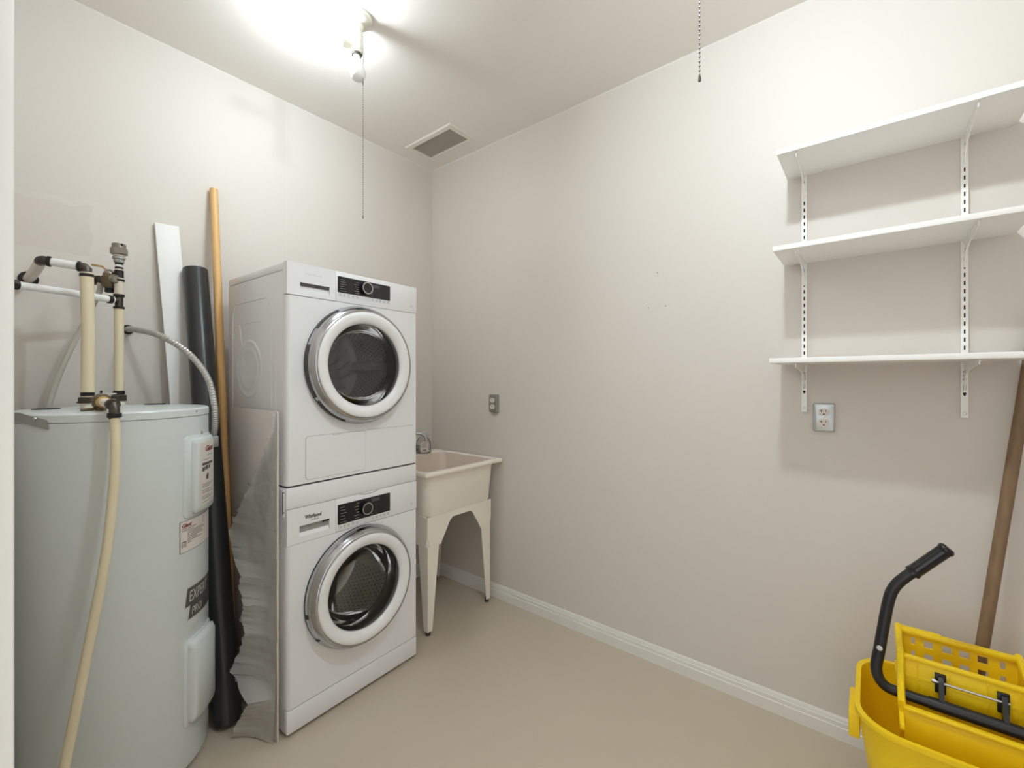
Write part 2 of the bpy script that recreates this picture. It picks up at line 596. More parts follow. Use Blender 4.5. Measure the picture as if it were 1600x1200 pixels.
def machine(name, label, z0, z1, zfas0, zfas1, door_z, washer):
    t = thing(name, label, 'dryer' if not washer else 'washer', MLOC, ROT)
    W = MW
    dep = 0.515
    zc = (z0 + (0.012 if washer else 0))
    # cabinet shell: two sides, back, bottom, and the top plate as a part of its own
    mb = MB()
    mb.box((0.0, 0.026, zc), (0.008, dep, z1 - 0.03), 0.003)
    mb.box((W - 0.008, 0.026, zc), (W, dep, z1 - 0.03), 0.003)
    mb.box((0.008, dep - 0.008, zc), (W - 0.008, dep, z1 - 0.03))
    mb.box((0.008, 0.03, zc), (W - 0.008, dep - 0.008, zc + 0.008))
    obj('cabinet', mb, 'side', t)
    mb = MB()
    if washer:
        mb.box((-0.003, 0.0, z1 - 0.078), (W + 0.0, dep, z1), 0.006)
    else:
        mb.box((0.0, 0.028, z1 - 0.029), (W, dep, z1), 0.006)
    obj('top_panel', mb, 'enamel', t)
    # pressed panels in the left side: raised frame and round boss
    if not washer:
        mb = MB()
        zt, zb = z1 - 0.115, z0 + 0.04
        ys = [0.12, 0.47]
        fr = [(0.12, zb), (0.47, zb), (0.47, zt - 0.05), (0.44, zt), (0.16, zt), (0.12, zt - 0.03)]
        mb.tube([(0.0, y, z) for y, z in fr + [fr[0]]], 0.002, 8, False)
        mb.tube([(0.0, y, z) for y, z in ((0.40, z1 - 0.2), (0.20, z1 - 0.2))], 0.0018, 8)
        mb.tube([(0.0, y, z) for y, z in ((0.40, z1 - 0.2), (0.36, z1 - 0.36))], 0.0018, 8)
        mb.tube([(0.0, 0.085, zb), (0.0, 0.085, z1 - 0.22)], 0.0022, 8)
        mb.lathe([(0.119, 0.0), (0.114, 0.0025), (0.106, 0.0025), (0.10, 0.0008), (0.085, 0.0008), (0.08, 0.0022), (0.074, 0.0008), (0, 0.0008)], (0.0, 0.315, 1.335), (-1, 0, 0), 48)
        obj('pressed_relief', mb, 'side', t)
    # front plate with the round opening
    mb = MB()
    fz0 = z0 + (0.098 if washer else 0.0)
    plate_hole(mb, 0.012, W - 0.004, fz0 + 0.002, zfas0 - 0.0015, W / 2 + 0.002, door_z, 0.2, 0.0, 0.028)
    mb.prism([(0.0, 0.028), (0.001, 0.012), (0.005, 0.003), (0.0121, 0.0), (0.0121, 0.028)], 2, fz0 + 0.002, zfas0 - 0.0015)
    mb.prism([(W, 0.028), (W - 0.0005, 0.006), (W - 0.004, 0.0), (W - 0.0041, 0.028)], 2, fz0 + 0.002, zfas0 - 0.0015)
    obj('front_panel', mb, 'enamel', t, sharp=60)
    if washer:
        mb = MB(); mb.box((0.0, 0.0, z0 + 0.012), (W, 0.03, z0 + 0.0965), 0.004); obj('kick_plate', mb, 'enamel', t)
        mb = MB(); mb.box((0.004, 0.012, z0 + 0.09), (W - 0.004, 0.02, z0 + 0.11)); obj('seam', mb, 'seam', t)
        for fx in (0.05, W - 0.05):
            for fy in (0.06, dep - 0.06):
                mb = MB(); mb.cyl((fx, fy, 0), (fx, fy, 0.02), 0.02, 14); obj('foot', mb, 'rubber', t)
    # fascia: drawer front on the left, control fascia on the right
    DX = 0.189
    mb = MB()
    if washer:
        plate_pocket(mb, 0.0, DX - 0.0012, zfas0, zfas1, 0.045, 0.163, zfas0 + 0.022, zfas0 + 0.062, -0.001, 0.03, 0.022, 0.002)
    else:
        plate_pocket(mb, 0.0, DX - 0.0012, zfas0 + 0.001, zfas1, 0.047, 0.163, zfas0 + 0.016, zfas0 + 0.050, -0.001, 0.03, 0.012, 0.001)
    dr = obj('drawer_front', mb, 'enamel', t)
    mb = MB()
    if washer:
        mb.box((0.137, 0.0005, zfas0 + 0.056), (0.163, 0.004, zfas0 + 0.062))
    else:
        mb.prism(rrect(0.105, zfas0 + 0.046, 0.116, 0.0105, 0.003), 1, -0.0005, 0.004)
    obj('handle_recess', mb, 'seam' if not washer else 'black', dr)
    b = text_bm('Whirlpool', 0.0195, 0.0007 if washer else 0.0)
    mb = MB()
    mb.merge(b, Matrix.Translation((0.066, -0.0012, zfas1 - 0.046 if washer else zfas1 - 0.038)) @ Matrix.Rotation(PI / 2, 4, 'X') @ Matrix.Diagonal((0.78, 1.0 if washer else 0.6, 1, 1)))
    obj('lettering', mb, 'logo' if washer else 'stripgrey', dr)
    if washer:
        mb = MB(); mb.box((0.088, -0.0013, zfas1 - 0.056), (0.118, -0.0008, zfas1 - 0.053)); obj('small_print', mb, 'greyprint', dr)
    mb = MB(); mb.box((DX, -0.001, zfas0), (W, 0.03, zfas1), 0.003); fas = obj('control_fascia', mb, 'enamel', t)
    mb = MB(); mb.box((0.004, 0.008, zfas0 - 0.006), (W - 0.004, 0.02, zfas1 - 0.006)); obj('seam', mb, 'softseam', t)
    # black display, knob, print
    dx0, dx1 = (0.197, 0.446)
    dz1 = zfas1 - (0.024 if washer else 0.019)
    dz0 = dz1 - (0.079 if washer else 0.064)
    mb = MB(); mb.prism(rrect((dx0 + dx1) / 2, (dz0 + dz1) / 2, dx1 - dx0, dz1 - dz0, 0.004), 1, -0.0025, 0.0)
    dsp = obj('display_panel', mb, 'black', t)
    sz = 0.02 if washer else 0.016
    mb = MB(); mb.box((dx0, -0.0022, dz0 - sz), (dx1, 0.0, dz0)); st = obj('icon_strip', mb, 'stripgrey', t)
    mb = MB()
    for i, x in enumerate([0.205, 0.222, 0.241, 0.261, 0.28, 0.355, 0.374, 0.393, 0.412, 0.433]):
        zc_ = dz0 - sz * 0.5
        hgt = 0.0045
        mb.box((x, -0.0027, zc_ - hgt), (x + 0.0016, -0.002, zc_ + hgt))
        mb.box((x, -0.0027, zc_ - hgt), (x + 0.007, -0.002, zc_ - hgt + 0.0012))
        if i % 2:
            mb.box((x + 0.003, -0.0027, zc_ + 0.001), (x + 0.007, -0.002, zc_ + hgt))
        else:
            mb.box((x + 0.0055, -0.0027, zc_ - hgt), (x + 0.007, -0.002, zc_ + hgt))
    obj('icon', mb, 'greyprint', st)['kind'] = 'stuff'
    mb = MB()
    rows = 6
    for i in range(rows):
        z = dz1 - 0.013 - i * (dz1 - dz0 - 0.02) / (rows - 1)
        a = 0.019 + 0.009 * ((i * 7) % 3) / 2
        mb.box((0.207, -0.003, z), (0.207 + a, -0.002, z + 0.0011))
        b_ = 0.012 + 0.01 * ((i * 5) % 3) / 2
        mb.box((0.292 - b_, -0.003, z), (0.292, -0.002, z + 0.0011))
        if i > 1:
            mb.box((0.352, -0.003, z), (0.357, -0.002, z + 0.0011))
            if washer:
                mb.box((0.372, -0.003, z), (0.375, -0.002, z + 0.0011))
    obj('printed_line', mb, 'print', dsp)['kind'] = 'stuff'
    mb = MB(); mb.box((0.352, -0.003, dz1 - 0.021), (0.392, -0.002, dz1 - 0.008)); obj('readout', mb, 'lcd', dsp)
    kx, kz = 0.322, (dz0 + dz1) / 2 + (0.0 if washer else 0.002)
    mb = MB(); mb.cyl((kx, -0.0025, kz), (kx, -0.02, kz), 0.0265, 36, 0.025, 0.002); kn = obj('knob', mb, 'black', t)
    mb = MB(); mb.lathe([(0.0245, 0.0175), (0.0245, 0.0205), (0.0205, 0.0205), (0.0205, 0.0175)], (kx, 0, kz), (0, -1, 0), 36); obj('knob_ring', mb, 'satin', kn)
    mb = MB(); mb.lathe([(0.0075, 0.001), (0.0075, 0.0018), (0, 0.0018)], (W - 0.03, 0, zfas0 + 0.03), (0, -1, 0), 20); obj('badge', mb, 'stripgrey', fas)
    # the round door
    cx = W / 2 + 0.002
    o = (cx, 0.0, door_z)
    A = (0, -1, 0)
    mb = MB()
    mb.lathe([(0.222, 0.0), (0.226, 0.006), (0.2385, 0.007), (0.24, 0.012), (0.236, 0.024), (0.2335, 0.027), (0.2335, 0.03), (0.231, 0.034), (0.224, 0.047), (0.2195, 0.0515), (0.214, 0.0525), (0.2135, 0.049)], o, A, 96)
    dr2 = obj('door', mb, 'chrome', t, 'chrome rim of the round door', sharp=50)
    mb = MB()
    mb.lathe([(0.2132, 0.049), (0.2128, 0.0525), (0.209, 0.0555), (0.20, 0.057), (0.188, 0.0555), (0.176, 0.050), (0.168, 0.043), (0.166, 0.036), (0.166, 0.02)], o, A, 96)
    obj('door_ring', mb, 'ringwhite', dr2, 'white ring around the door glass', sharp=60)
    mb = MB(); mb.lathe([(0.2395, 0.0005), (0.2395, 0.0065), (0.226, 0.0065), (0.222, 0.0005)], o, A, 72); obj('door_gasket', mb, 'rubber', dr2)
    # grip recess in the rim, lower left, and hinge notches
    def arc(a0, a1, prof, n):
        mb = MB()
        ex, ez = V((1, 0, 0)), V((0, 0, 1))
        rws = []
        for k in range(n + 1):
            a = math.radians(a0 + (a1 - a0) * k / n)
            d = ex * math.cos(a) + ez * math.sin(a)
            rws.append([mb.bm.verts.new(V(o) + d * r + V(A) * h) for r, h in prof])
        for P, Q in zip(rws, rws[1:]):
            for k in range(len(prof) - 1):
                mb.bm.faces.new([P[k], P[k + 1], Q[k + 1], Q[k]])
        obj('door_grip', mb, 'seam', dr2, 'dark grip slot in the chrome rim')
    gp = [(0.2405, 0.0075), (0.2415, 0.012), (0.2378, 0.0235)]
    if washer:
        arc(186, 190, gp, 3)
        arc(214, 217, gp, 3)
    else:
        arc(118, 146, gp, 10)
        arc(163, 212, gp, 16)
        arc(216, 250, gp, 12)
    mb = MB()
    mb.lathe([(0.167, 0.037), (0.16, 0.040), (0.13, 0.043), (0.08, 0.0455), (0.04, 0.0465), (0, 0.047)], o, A, 72)
    obj('door_glass', mb, 'glass', dr2, 'dark tinted door glass')
    mb = MB()
    if washer:
        mb.lathe([(0.166, 0.03), (0.155, 0.01), (0.147, -0.02), (0.142, -0.05), (0.13, -0.068), (0.10, -0.078), (0.05, -0.083), (0, -0.084)], o, A, 64)
    else:
        mb.lathe([(0.166, 0.03), (0.152, 0.005), (0.146, -0.012), (0.134, -0.024), (0.10, -0.03), (0.05, -0.033), (0, -0.034)], o, A, 64)
    obj('glass_bowl', mb, 'bowl', dr2)
    mb = MB(); mb.lathe([(0.199, -0.001), (0.192, -0.008), (0.178, -0.012), (0.172, -0.03), (0.178, -0.06), (0.19, -0.07)], o, A, 64); obj('door_seal', mb, 'rubber', t)
    # drum with perforations and lifters
    dy0, dy1, R = 0.07, 0.36, 0.222
    mb = MB(); mb.lathe([(0.188, -dy0), (R - 0.006, -dy0 - 0.003), (R, -dy0 - 0.012), (R, -dy1), (R - 0.02, -dy1 - 0.015), (0.12, -dy1 - 0.02), (0.06, -dy1 - 0.03), (0, -dy1 - 0.03)], o, A, 64)
    dm = obj('drum', mb, 'drum' if washer else 'drumdark', t)
    mb = MB()
    for ia in range(72):
        a = 2 * PI * ia / 72
        for k in range(12):
            y = dy0 + 0.03 + k * 0.0215
            aa = a + (0.5 if k % 2 else 0) * 2 * PI / 72
            c = V((cx + (R - 0.0006) * math.cos(aa), y, door_z + (R - 0.0006) * math.sin(aa)))
            tg = V((-math.sin(aa), 0, math.cos(aa)))
            pts = [c + tg * 0.0042 * math.cos(q * PI / 2) + V((0, 0.0042, 0)) * math.sin(q * PI / 2) for q in range(4)]
            mb.quad(*pts)
    obj('drum_hole', mb, 'hole', dm)['kind'] = 'stuff'
    for k in range(3):
        a = math.radians((0, 120, 240)[k] + (0 if not washer else 235))
        c = V((math.cos(a), 0, math.sin(a)))
        s_ = V((-math.sin(a), 0, math.cos(a)))
        mb = MB()
        rows_ = []
        for i in range(13):
            y = dy0 + 0.03 + (dy1 - dy0 - 0.05) * i / 12
            wv = 0.006 * math.sin(i * PI) + (0.006 if i % 2 else -0.003)
            hh = 0.052 * (0.8 if i in (0, 12) else 1)
            base = V((cx, y, door_z))
            rows_.append([base + c * (R - 0.001) + s_ * 0.034, base + c * (R - hh) + s_ * (0.016 + wv), base + c * (R - hh - 0.006), base + c * (R - hh) - s_ * (0.016 - wv), base + c * (R - 0.001) - s_ * 0.034])
        vr = [[mb.bm.verts.new(p) for p in r_] for r_ in rows_]
        for P, Q in zip(vr, vr[1:]):
            for q in range(4):
                mb.bm.faces.new([P[q], P[q + 1], Q[q + 1], Q[q]])
        mb.bm.faces.new(vr[0]); mb.bm.faces.new(vr[-1][::-1])
        obj('lifter', mb, 'drum' if washer else 'drumdark', dm)
    mb = MB()
    for k in range(18):
        a = 2 * PI * k / 18
        pts = []
        for i in range(7):
            r = 0.07 + 0.12 * i / 6
            aa = a + 0.5 * i / 6
            pts.append((cx + r * math.cos(aa), dy1 + 0.013, door_z + r * math.sin(aa)))
        mb.tube(pts, 0.008, 6)
    obj('back_ribs', mb, 'drum' if washer else 'drumdark', dm)
    return t

dryer = machine('clothes_dryer', 'white front-loading dryer stacked on top of the washer', 0.905, 1.72, 1.6, 1.72, 1.352, False)
washer = machine('washing_machine', 'white front-loading washer standing on the floor below the dryer', 0.0, 0.9, 0.692, 0.8215, 0.45, True)
# filter lid in the dryer's lower front
mb = MB(); mb.prism(rrect(0.196, 1.0, 0.256, 0.163, 0.012), 1, -0.0006, 0.0); sm = obj('lid_gap', mb, 'softseam', dryer)
mb = MB(); mb.prism(rrect(0.196, 1.0, 0.2535, 0.1605, 0.011), 1, -0.0016, 0.0); lid = obj('filter_lid', mb, 'enamel', dryer, 'filter flap under the dryer door')
mb = MB(); mb.box((0.178, -0.0024, 1.076), (0.206, -0.0012, 1.0815)); obj('lid_latch', mb, 'softseam', lid)
mb = MB(); mb.box((0.180, -0.0030, 1.0772), (0.204, -0.0012, 1.0802)); obj('lid_latch', mb, 'enamel', lid)
mb = MB()
for z in (0.994, 0.9995):
    mb.box((0.178, -0.002, z), (0.222, -0.0012, z + 0.0008))
mb.box((0.178, -0.002, 1.012), (0.222, -0.0012, 1.0128))
obj('moulded_mark', mb, 'stripgrey', lid)
mb = MB(); mb.box((0.328, -0.0006, 1.082), (0.575, 0, 1.0832)); obj('seam', mb, 'softseam', dryer)
# shaded gap between the machines, and the joining kit's hooked bracket at its left end
mb = MB(); mb.box((0.002, 0.006, 0.8945), (MW - 0.004, 0.4, 0.9055)); obj('stacking_gap_shade', mb, 'seam', washer)  # dark strip standing in for the shade of the gap
mb = MB(); mb.box((-0.007, 0.012, 0.795), (0.0, 0.05, 0.895), 0.002); bk = obj('stacking_bracket', mb, 'side', washer)
mb = MB(); mb.box((-0.0078, 0.014, 0.806), (-0.0065, 0.018, 0.885)); mb.box((-0.0078, 0.004, 0.8845), (-0.0065, 0.016, 0.887)); mb.box((-0.0078, 0.004, 0.8135), (-0.0065, 0.016, 0.8155)); obj('bracket_slot', mb, 'seam', bk)
# shallow thumb cut in the band over the washer's controls
mb = MB(); mb.tube([(0.295, -0.0008, 0.8195), (0.33, -0.001, 0.8155), (0.36, -0.001, 0.8165), (0.385, -0.0008, 0.8205)], 0.0016, 6); obj('thumb_cut', mb, 'softseam', washer)

# crumpled paper lying on top of the dryer
mb = MB()
g = []
for i in range(9):
    g.append([mb.bm.verts.new((0.80 + i * 0.016, 2.05 + j * 0.014, 1.7206 + 0.016 * abs(noise.noise(V((i * .6, j * .6, 3)))))) for j in range(7)])
for i in range(8):
    for j in range(6):
        mb.bm.faces.new([g[i][j], g[i + 1][j], g[i + 1][j + 1], g[i][j + 1]])
o = obj('paper_sheet', mb, 'trim', None, sharp=15)
tag(o, 'crumpled white paper lying on the back of the dryer top', 'paper')

# ------------------------------------------------------------------ water heater
HC = V((0.309, 1.95, 0))
HR = 0.25
HT = 1.197
heater = thing('water_heater', 'tall pale grey-green electric water heater with warning labels beside the door', 'water heater', (HC.x, HC.y, 0))
def cp(azd, r, z):
    a = math.radians(azd)
    return (r * math.cos(a), r * math.sin(a), z)
mb = MB(); mb.lathe([(0, 0.012), (HR - 0.02, 0.012), (HR - 0.004, 0.016), (HR, 0.03), (HR, HT - 0.0285), (HR - 0.002, HT - 0.028)], n=96); obj('tank', mb, 'tank', heater)
mb = MB(); mb.lathe([(HR - 0.004, HT - 0.030), (HR - 0.003, HT - 0.0265), (HR + 0.0012, HT - 0.026), (HR + 0.0012, HT - 0.006), (HR - 0.003, HT - 0.001), (HR - 0.01, HT), (0.18, HT + 0.0015), (0, HT + 0.003)], n=96); obj('lid', mb, 'tank', heater)
for k in range(3):
    a = math.radians(90 + 120 * k)
    mb = MB(); mb.cyl((0.19 * math.cos(a), 0.19 * math.sin(a), 0), (0.19 * math.cos(a), 0.19 * math.sin(a), 0.013), 0.02, 12); obj('foot', mb, 'foot', heater)
mb = MB(); mb.cyl(cp(-47, HR + 0.0005, HT - 0.012), cp(-47, HR + 0.004, HT - 0.012), 0.003, 8); obj('screw', mb, 'bolt', heater)
for (x, y) in ((-0.16, 0.06), (0.13, 0.15)):
    mb = MB(); mb.cyl((x, y, HT + 0.001), (x, y, HT + 0.004), 0.032, 20); obj('top_cap', mb, 'crimp', heater, 'dark plug in the heater top')

def cyl_patch(mb, a0, a1, z0, z1, r0, r1, rc=0.02, bev=0.006, n=20):
    """rounded rectangle wrapped round the tank; angles in degrees, corner radius rc (m)"""
    aw = math.radians(a1 - a0) * r1
    cols = []
    ss = sorted(set([0, 0.12 * rc, 0.35 * rc, 0.65 * rc, rc] + [rc + (aw - 2 * rc) * i / n for i in range(n + 1)] + [aw - 0.65 * rc, aw - 0.35 * rc, aw - 0.12 * rc, aw]))
    def ins(s):
        d = min(s, aw - s)
        return rc - math.sqrt(max(0, rc * rc - (rc - d) ** 2)) if d < rc else 0.0
    for s in ss:
        e = ins(s)
        si = bev + (aw - 2 * bev) * s / aw
        A_ = a0 + (a1 - a0) * s / aw
        Ai = a0 + (a1 - a0) * si / aw
        cols.append([mb.bm.verts.new(cp(A_, r0, z0 + e)), mb.bm.verts.new(cp(A_, r1 - bev * 0.7, z0 + e)), mb.bm.verts.new(cp(Ai, r1, z0 + bev + e * 0.9)),
                     mb.bm.verts.new(cp(Ai, r1, z1 - bev - e * 0.9)), mb.bm.verts.new(cp(A_, r1 - bev * 0.7, z1 - e)), mb.bm.verts.new(cp(A_, r0, z1 - e))])
    for P, Q in zip(cols, cols[1:]):
        for k in range(5):
            mb.bm.faces.new([P[k], Q[k], Q[k + 1], P[k + 1]])
    mb.bm.faces.new(cols[0]); mb.bm.faces.new(cols[-1][::-1])

mb = MB(); cyl_patch(mb, -60, -20, 0.835, 1.105, HR - 0.001, HR + 0.005, 0.02, 0.003)
ap = obj('access_panel', mb, 'tank', heater, 'upper cover with printed warning label', sharp=50)
mb = MB(); cyl_patch(mb, -53.5, -25, 0.845, 1.098, HR + 0.004, HR + 0.019, 0.018, 0.008); obj('raised_cover', mb, 'tank', ap, sharp=60)
mb = MB(); cyl_patch(mb, -60, -20, 0.15, 0.435, HR - 0.001, HR + 0.005, 0.02, 0.003)
ap2 = obj('access_panel', mb, 'tank', heater, 'lower blank cover near the floor', sharp=50)
mb = MB(); cyl_patch(mb, -57, -24, 0.16, 0.428, HR + 0.004, HR + 0.024, 0.018, 0.012); obj('raised_cover', mb, 'tank', ap2, sharp=60)
for z in (1.112,):
    mb = MB(); mb.box(cp(-41, HR - 0.002, z - 0.008), (cp(-41, HR, 0)[0] + 0.008, cp(-41, HR, 0)[1] + 0.004, z + 0.004), 0.001); obj('clip', mb, 'galv', ap)

def cyl_quad(mb, a0, a1, z0, z1, r, sl=0.0, n=10):
    """thin sheet on the tank; sl skews the angle with height"""
    prev = None
    for i in range(n + 1):
        A_ = a0 + (a1 - a0) * i / n
        cur = (mb.bm.verts.new(cp(A_, r, z0)), mb.bm.verts.new(cp(A_ + sl, r, z1)))
        if prev:
            mb.bm.faces.new([prev[0], cur[0], cur[1], prev[1]])
        prev = cur

def cyl_text(mb, body, size, a0, z, r, bold=0.0, shear=0.0, sx=1.0):
    b_ = text_bm(body, size, bold, shear, 0.0002)
    for v in b_.verts:
        A_ = a0 + math.degrees(v.co.x * sx / r)
        v.co = V(cp(A_, r + v.co.z, z + v.co.y))
    mb.merge(b_)

# label on the upper cover
RL = HR + 0.0194
mb = MB(); cyl_quad(mb, -48.6, -28, 0.868, 1.078, RL); lab = obj('warning_label', mb, 'label', ap, 'printed warning label')
lab_parts = MB()
cyl_text(lab_parts, 'Giant', 0.026, -43.2, 1.047, RL + 0.0003, 0.0008, 0.35)
obj('lettering', lab_parts, 'labelred', lab) if False else None
lo = obj('brand_lettering', lab_parts, 'labelred', ap, 'dark red slanted lettering')
mb = MB()
cyl_quad(mb, -46.8, -31, 1.0, 1.009, RL + 0.0004)
for k, (a, z, dw, dh) in enumerate(((-47, 0.980, 2.0, 0.014), (-44.6, 0.981, 1.4, 0.014), (-42.6, 0.984, 3.2, 0.014), (-38.5, 0.985, 2.4, 0.012), (-42, 0.950, 3.4, 0.016), (-40.8, 0.957, 1.6, 0.014))):
    cyl_quad(mb, a, a + dw, z, z + dh, RL + 0.0004, 0.5, 3)
obj('warning_symbol', mb, 'labelink', ap)
mb = MB()
for k in range(13):
    z = 0.935 - k * 0.005
    if k % 4 == 3:
        continue
    cyl_quad(mb, -47, -31 - (k % 3) * 3, z, z + 0.0016, RL + 0.0003, 0, 6)
cyl_quad(mb, -47, -34, 1.018, 1.0195, RL + 0.0003)
cyl_quad(mb, -40, -32, 1.032, 1.0335, RL + 0.0003)
obj('small_print', mb, 'labelink', ap)['kind'] = 'stuff'
# rating plate under it
RT = HR + 0.0006
mb = MB(); cyl_quad(mb, -62.6, -22, 0.727, 0.8295, RT); obj('plate_border', mb, 'labelink', heater)
mb = MB(); cyl_quad(mb, -62.1, -22.4, 0.7285, 0.828, RT + 0.0003); rp = obj('rating_plate', mb, 'label', heater, 'printed rating plate')
mb = MB(); cyl_text(mb, 'Giant', 0.017, -61.2, 0.809, RT + 0.0006, 0.0006, 0.35); obj('brand_lettering', mb, 'labelred', rp)
mb = MB()
for k in range(9):
    z = 0.803 - k * 0.006
    cyl_quad(mb, -61.2 + (5 if k > 1 else 0), (-47, -50, -38, -36, -40, -38, -46, -40, -52)[k], z, z + 0.002, RT + 0.0006, 0, 6)
for k in range(5):
    cyl_quad(mb, -61.2 + k * 0.9, -60.8 + k * 0.9, 0.745, 0.758, RT + 0.0006, 0, 1)
cyl_quad(mb, -61.2, -57, 0.760, 0.7635, RT + 0.0006, 0, 2)
for k in range(5):
    cyl_quad(mb, -38.4, -37.6, 0.80 + k * 0.005, 0.8035 + k * 0.005, RT + 0.0006, 0, 1)
obj('small_print', mb, 'labelink', rp)['kind'] = 'stuff'
# dark slanted badge
def badge_poly(mb, pts, r, n=14):
    """pts = [(az, z)] left edge low->high as a slanted band: wrapped strip"""
    (al, zl), (at, zt_), (ar_t, zrt), (ar_b, zrb) = pts
    prev = None
    for i in range(n + 1):
        f = i / n
        lo_ = (al + (ar_b - al) * f, zl + (zrb - zl) * f)
        hi_ = (at + (ar_t - at) * f, zt_ + (zrt - zt_) * f)
        cur = (mb.bm.verts.new(cp(lo_[0], r, lo_[1])), mb.bm.verts.new(cp(hi_[0], r, hi_[1])))
        if prev:
            mb.bm.faces.new([prev[0], cur[0], cur[1], prev[1]])
        prev = cur
mb = MB()
badge_poly(mb, [(-58.8, 0.541), (-56.3, 0.606), (-16, 0.606), (-18.5, 0.541)], RT)
badge_poly(mb, [(-55.8, 0.497), (-53.8, 0.546), (-16, 0.546), (-18, 0.497)], RT + 0.0001)
bd = obj('name_badge', mb, 'badgeline', heater, 'slanted dark name badge')
mb = MB()
badge_poly(mb, [(-58.0, 0.5445), (-55.9, 0.6025), (-17, 0.6025), (-19, 0.5445)], RT + 0.0003)
badge_poly(mb, [(-55.0, 0.5005), (-53.4, 0.5455), (-17, 0.5455), (-19, 0.5005)], RT + 0.0004)
obj('badge_face', mb, 'badge', bd)
mb = MB(); cyl_text(mb, 'EXPERT', 0.05, -54.8, 0.557, RT + 0.0007, 0.0, 0.15, 0.62); obj('lettering', mb, 'badgeline', bd)
mb = MB(); cyl_text(mb, 'PRO', 0.036, -52.2, 0.510, RT + 0.0007, 0.0, 0.15, 0.75); obj('lettering', mb, 'badgeline', bd)

# galvanised strap from the side wall round the heater's shoulder
mb = MB()
prev = None
for i in range(15):
    A_ = -178 + i * 3.2
    drop = 0.0 if i < 9 else -0.0035 * (i - 8)
    a, b_ = cp(A_, HR + 0.0025, 1.174 + drop), cp(A_ + (0 if i < 14 else -1), HR + 0.0025, 1.200 + drop)
    c, d = cp(A_, HR + 0.0045, 1.174 + drop), cp(A_ + (0 if i < 14 else -1), HR + 0.0045, 1.200 + drop)
    cur = [mb.bm.verts.new(p) for p in (a, b_, d, c)]
    if prev:
        for k in range(4):
            mb.bm.faces.new([prev[k], prev[(k + 1) % 4], cur[(k + 1) % 4], cur[k]])
    else:
        mb.bm.faces.new(cur)
    prev = cur
mb.bm.faces.new(prev[::-1])
st = obj('steel_strap', mb, 'galv', None)
st.location = (HC.x, HC.y, 0)
tag(st, 'galvanised steel strap bent round the heater shoulder at the left', 'strap')
mb = MB(); mb.lathe([(0.005, 0), (0.004, 0.003), (0, 0.004)], cp(-141, HR + 0.0045, 1.183), cp(-141, 1, 0), 10); obj('screw', mb, 'bolt', st)

# ------------------------------------------------------------------ plumbing over the heater
def fit(mb, p, q, r, n=18):
    mb.cyl(p, q, r, n, None, min(0.0015, r * 0.15))

P1 = V((0.237, 1.957, 0)); P2 = V((0.339, 2.116, 0))
z1b = HT + 0.003
# hot riser (left pipe) up and back to the wall
hot = thing('hot_water_pipe', 'thick yellowed riser with elbow and white pipe bent back to the wall', 'pipe', (P1.x, P1.y, z1b))
def L(p, base):
    return (p[0] - base[0], p[1] - base[1], p[2] - base[2])
hb = (P1.x, P1.y, z1b)
def hp(x, y, z): return L((x, y, z), hb)
mb = MB(); fit(mb, hp(P1.x, P1.y, z1b), hp(P1.x, P1.y, 1.222), 0.017); obj('nipple', mb, 'nipple', hot)
mb = MB(); mb.cyl(hp(P1.x, P1.y, 1.217), hp(P1.x, P1.y, 1.236), 0.0225, 8, None, 0.002); mb.cyl(hp(P1.x, P1.y, 1.216), hp(P1.x, P1.y, 1.2205), 0.026, 18); obj('union_nut', mb, 'bronze', hot)
mb = MB(); fit(mb, hp(P1.x, P1.y, 1.238), hp(P1.x, P1.y, 1.252), 0.0175); obj('crimp_ring', mb, 'crimp', hot)
mb = MB(); mb.tube([hp(P1.x, P1.y, 1.236), hp(P1.x + 0.001, P1.y, 1.45), hp(P1.x - 0.002, P1.y, 1.636)], 0.0168, 20); obj('riser', mb, 'pex', hot)
mb = MB(); fit(mb, hp(P1.x - 0.002, P1.y, 1.622), hp(P1.x - 0.002, P1.y, 1.632), 0.0182); obj('crimp_ring', mb, 'crimp', hot)
e0 = V((P1.x - 0.002, P1.y, 1.652)); e1 = V((0.138, 1.993, 1.662))
dr_ = (e1 - e0).normalized()
mb = MB(); mb.tube([hp(*(e0 + V((0, 0, -0.02)))), hp(*(e0 + V((0, 0, -0.004)))), hp(*(e0 + dr_ * 0.004)), hp(*(e0 + dr_ * 0.022))], 0.0135, 16); obj('elbow', mb, 'bronze', hot)
mb = MB(); fit(mb, hp(*(e0 + dr_ * 0.014)), hp(*(e0 + dr_ * 0.022)), 0.0165); obj('crimp_ring', mb, 'crimp', hot)
mb = MB(); fit(mb, hp(*(e0 + dr_ * 0.018)), hp(*(e1 - dr_ * 0.016)), 0.0125); obj('cross_pipe', mb, 'pexwhite', hot)
mb = MB(); fit(mb, hp(*(e1 - dr_ * 0.022)), hp(*(e1 - dr_ * 0.012)), 0.0165); obj('crimp_ring', mb, 'crimp', hot)
wl = V((0.128, YL - 0.001, 1.648))
d2 = (wl - e1).normalized()
mb = MB(); mb.tube([hp(*(e1 - dr_ * 0.016)), hp(*(e1 - dr_ * 0.004)), hp(*(e1 + d2 * 0.006)), hp(*(e1 + d2 * 0.03))], 0.0145, 16); obj('elbow', mb, 'bronze', hot)
mb = MB(); mb.tube([hp(*p) for p in spline([e1 + d2 * 0.02, e1 + d2 * 0.1 + V((0, 0, -0.004)), e1 + d2 * 0.2 + V((0, 0, -0.004)), wl], 6)], 0.0145, 16); obj('back_pipe', mb, 'pexclear', hot)
mb = MB(); mb.lathe([(0.015, 0.001), (0.025, 0.001), (0.026, 0.004), (0.019, 0.009), (0.015, 0.009)], hp(wl.x, YL - 0.0005, wl.z), (0, -1, 0), 24); obj('wall_collar', mb, 'crimp', hot)

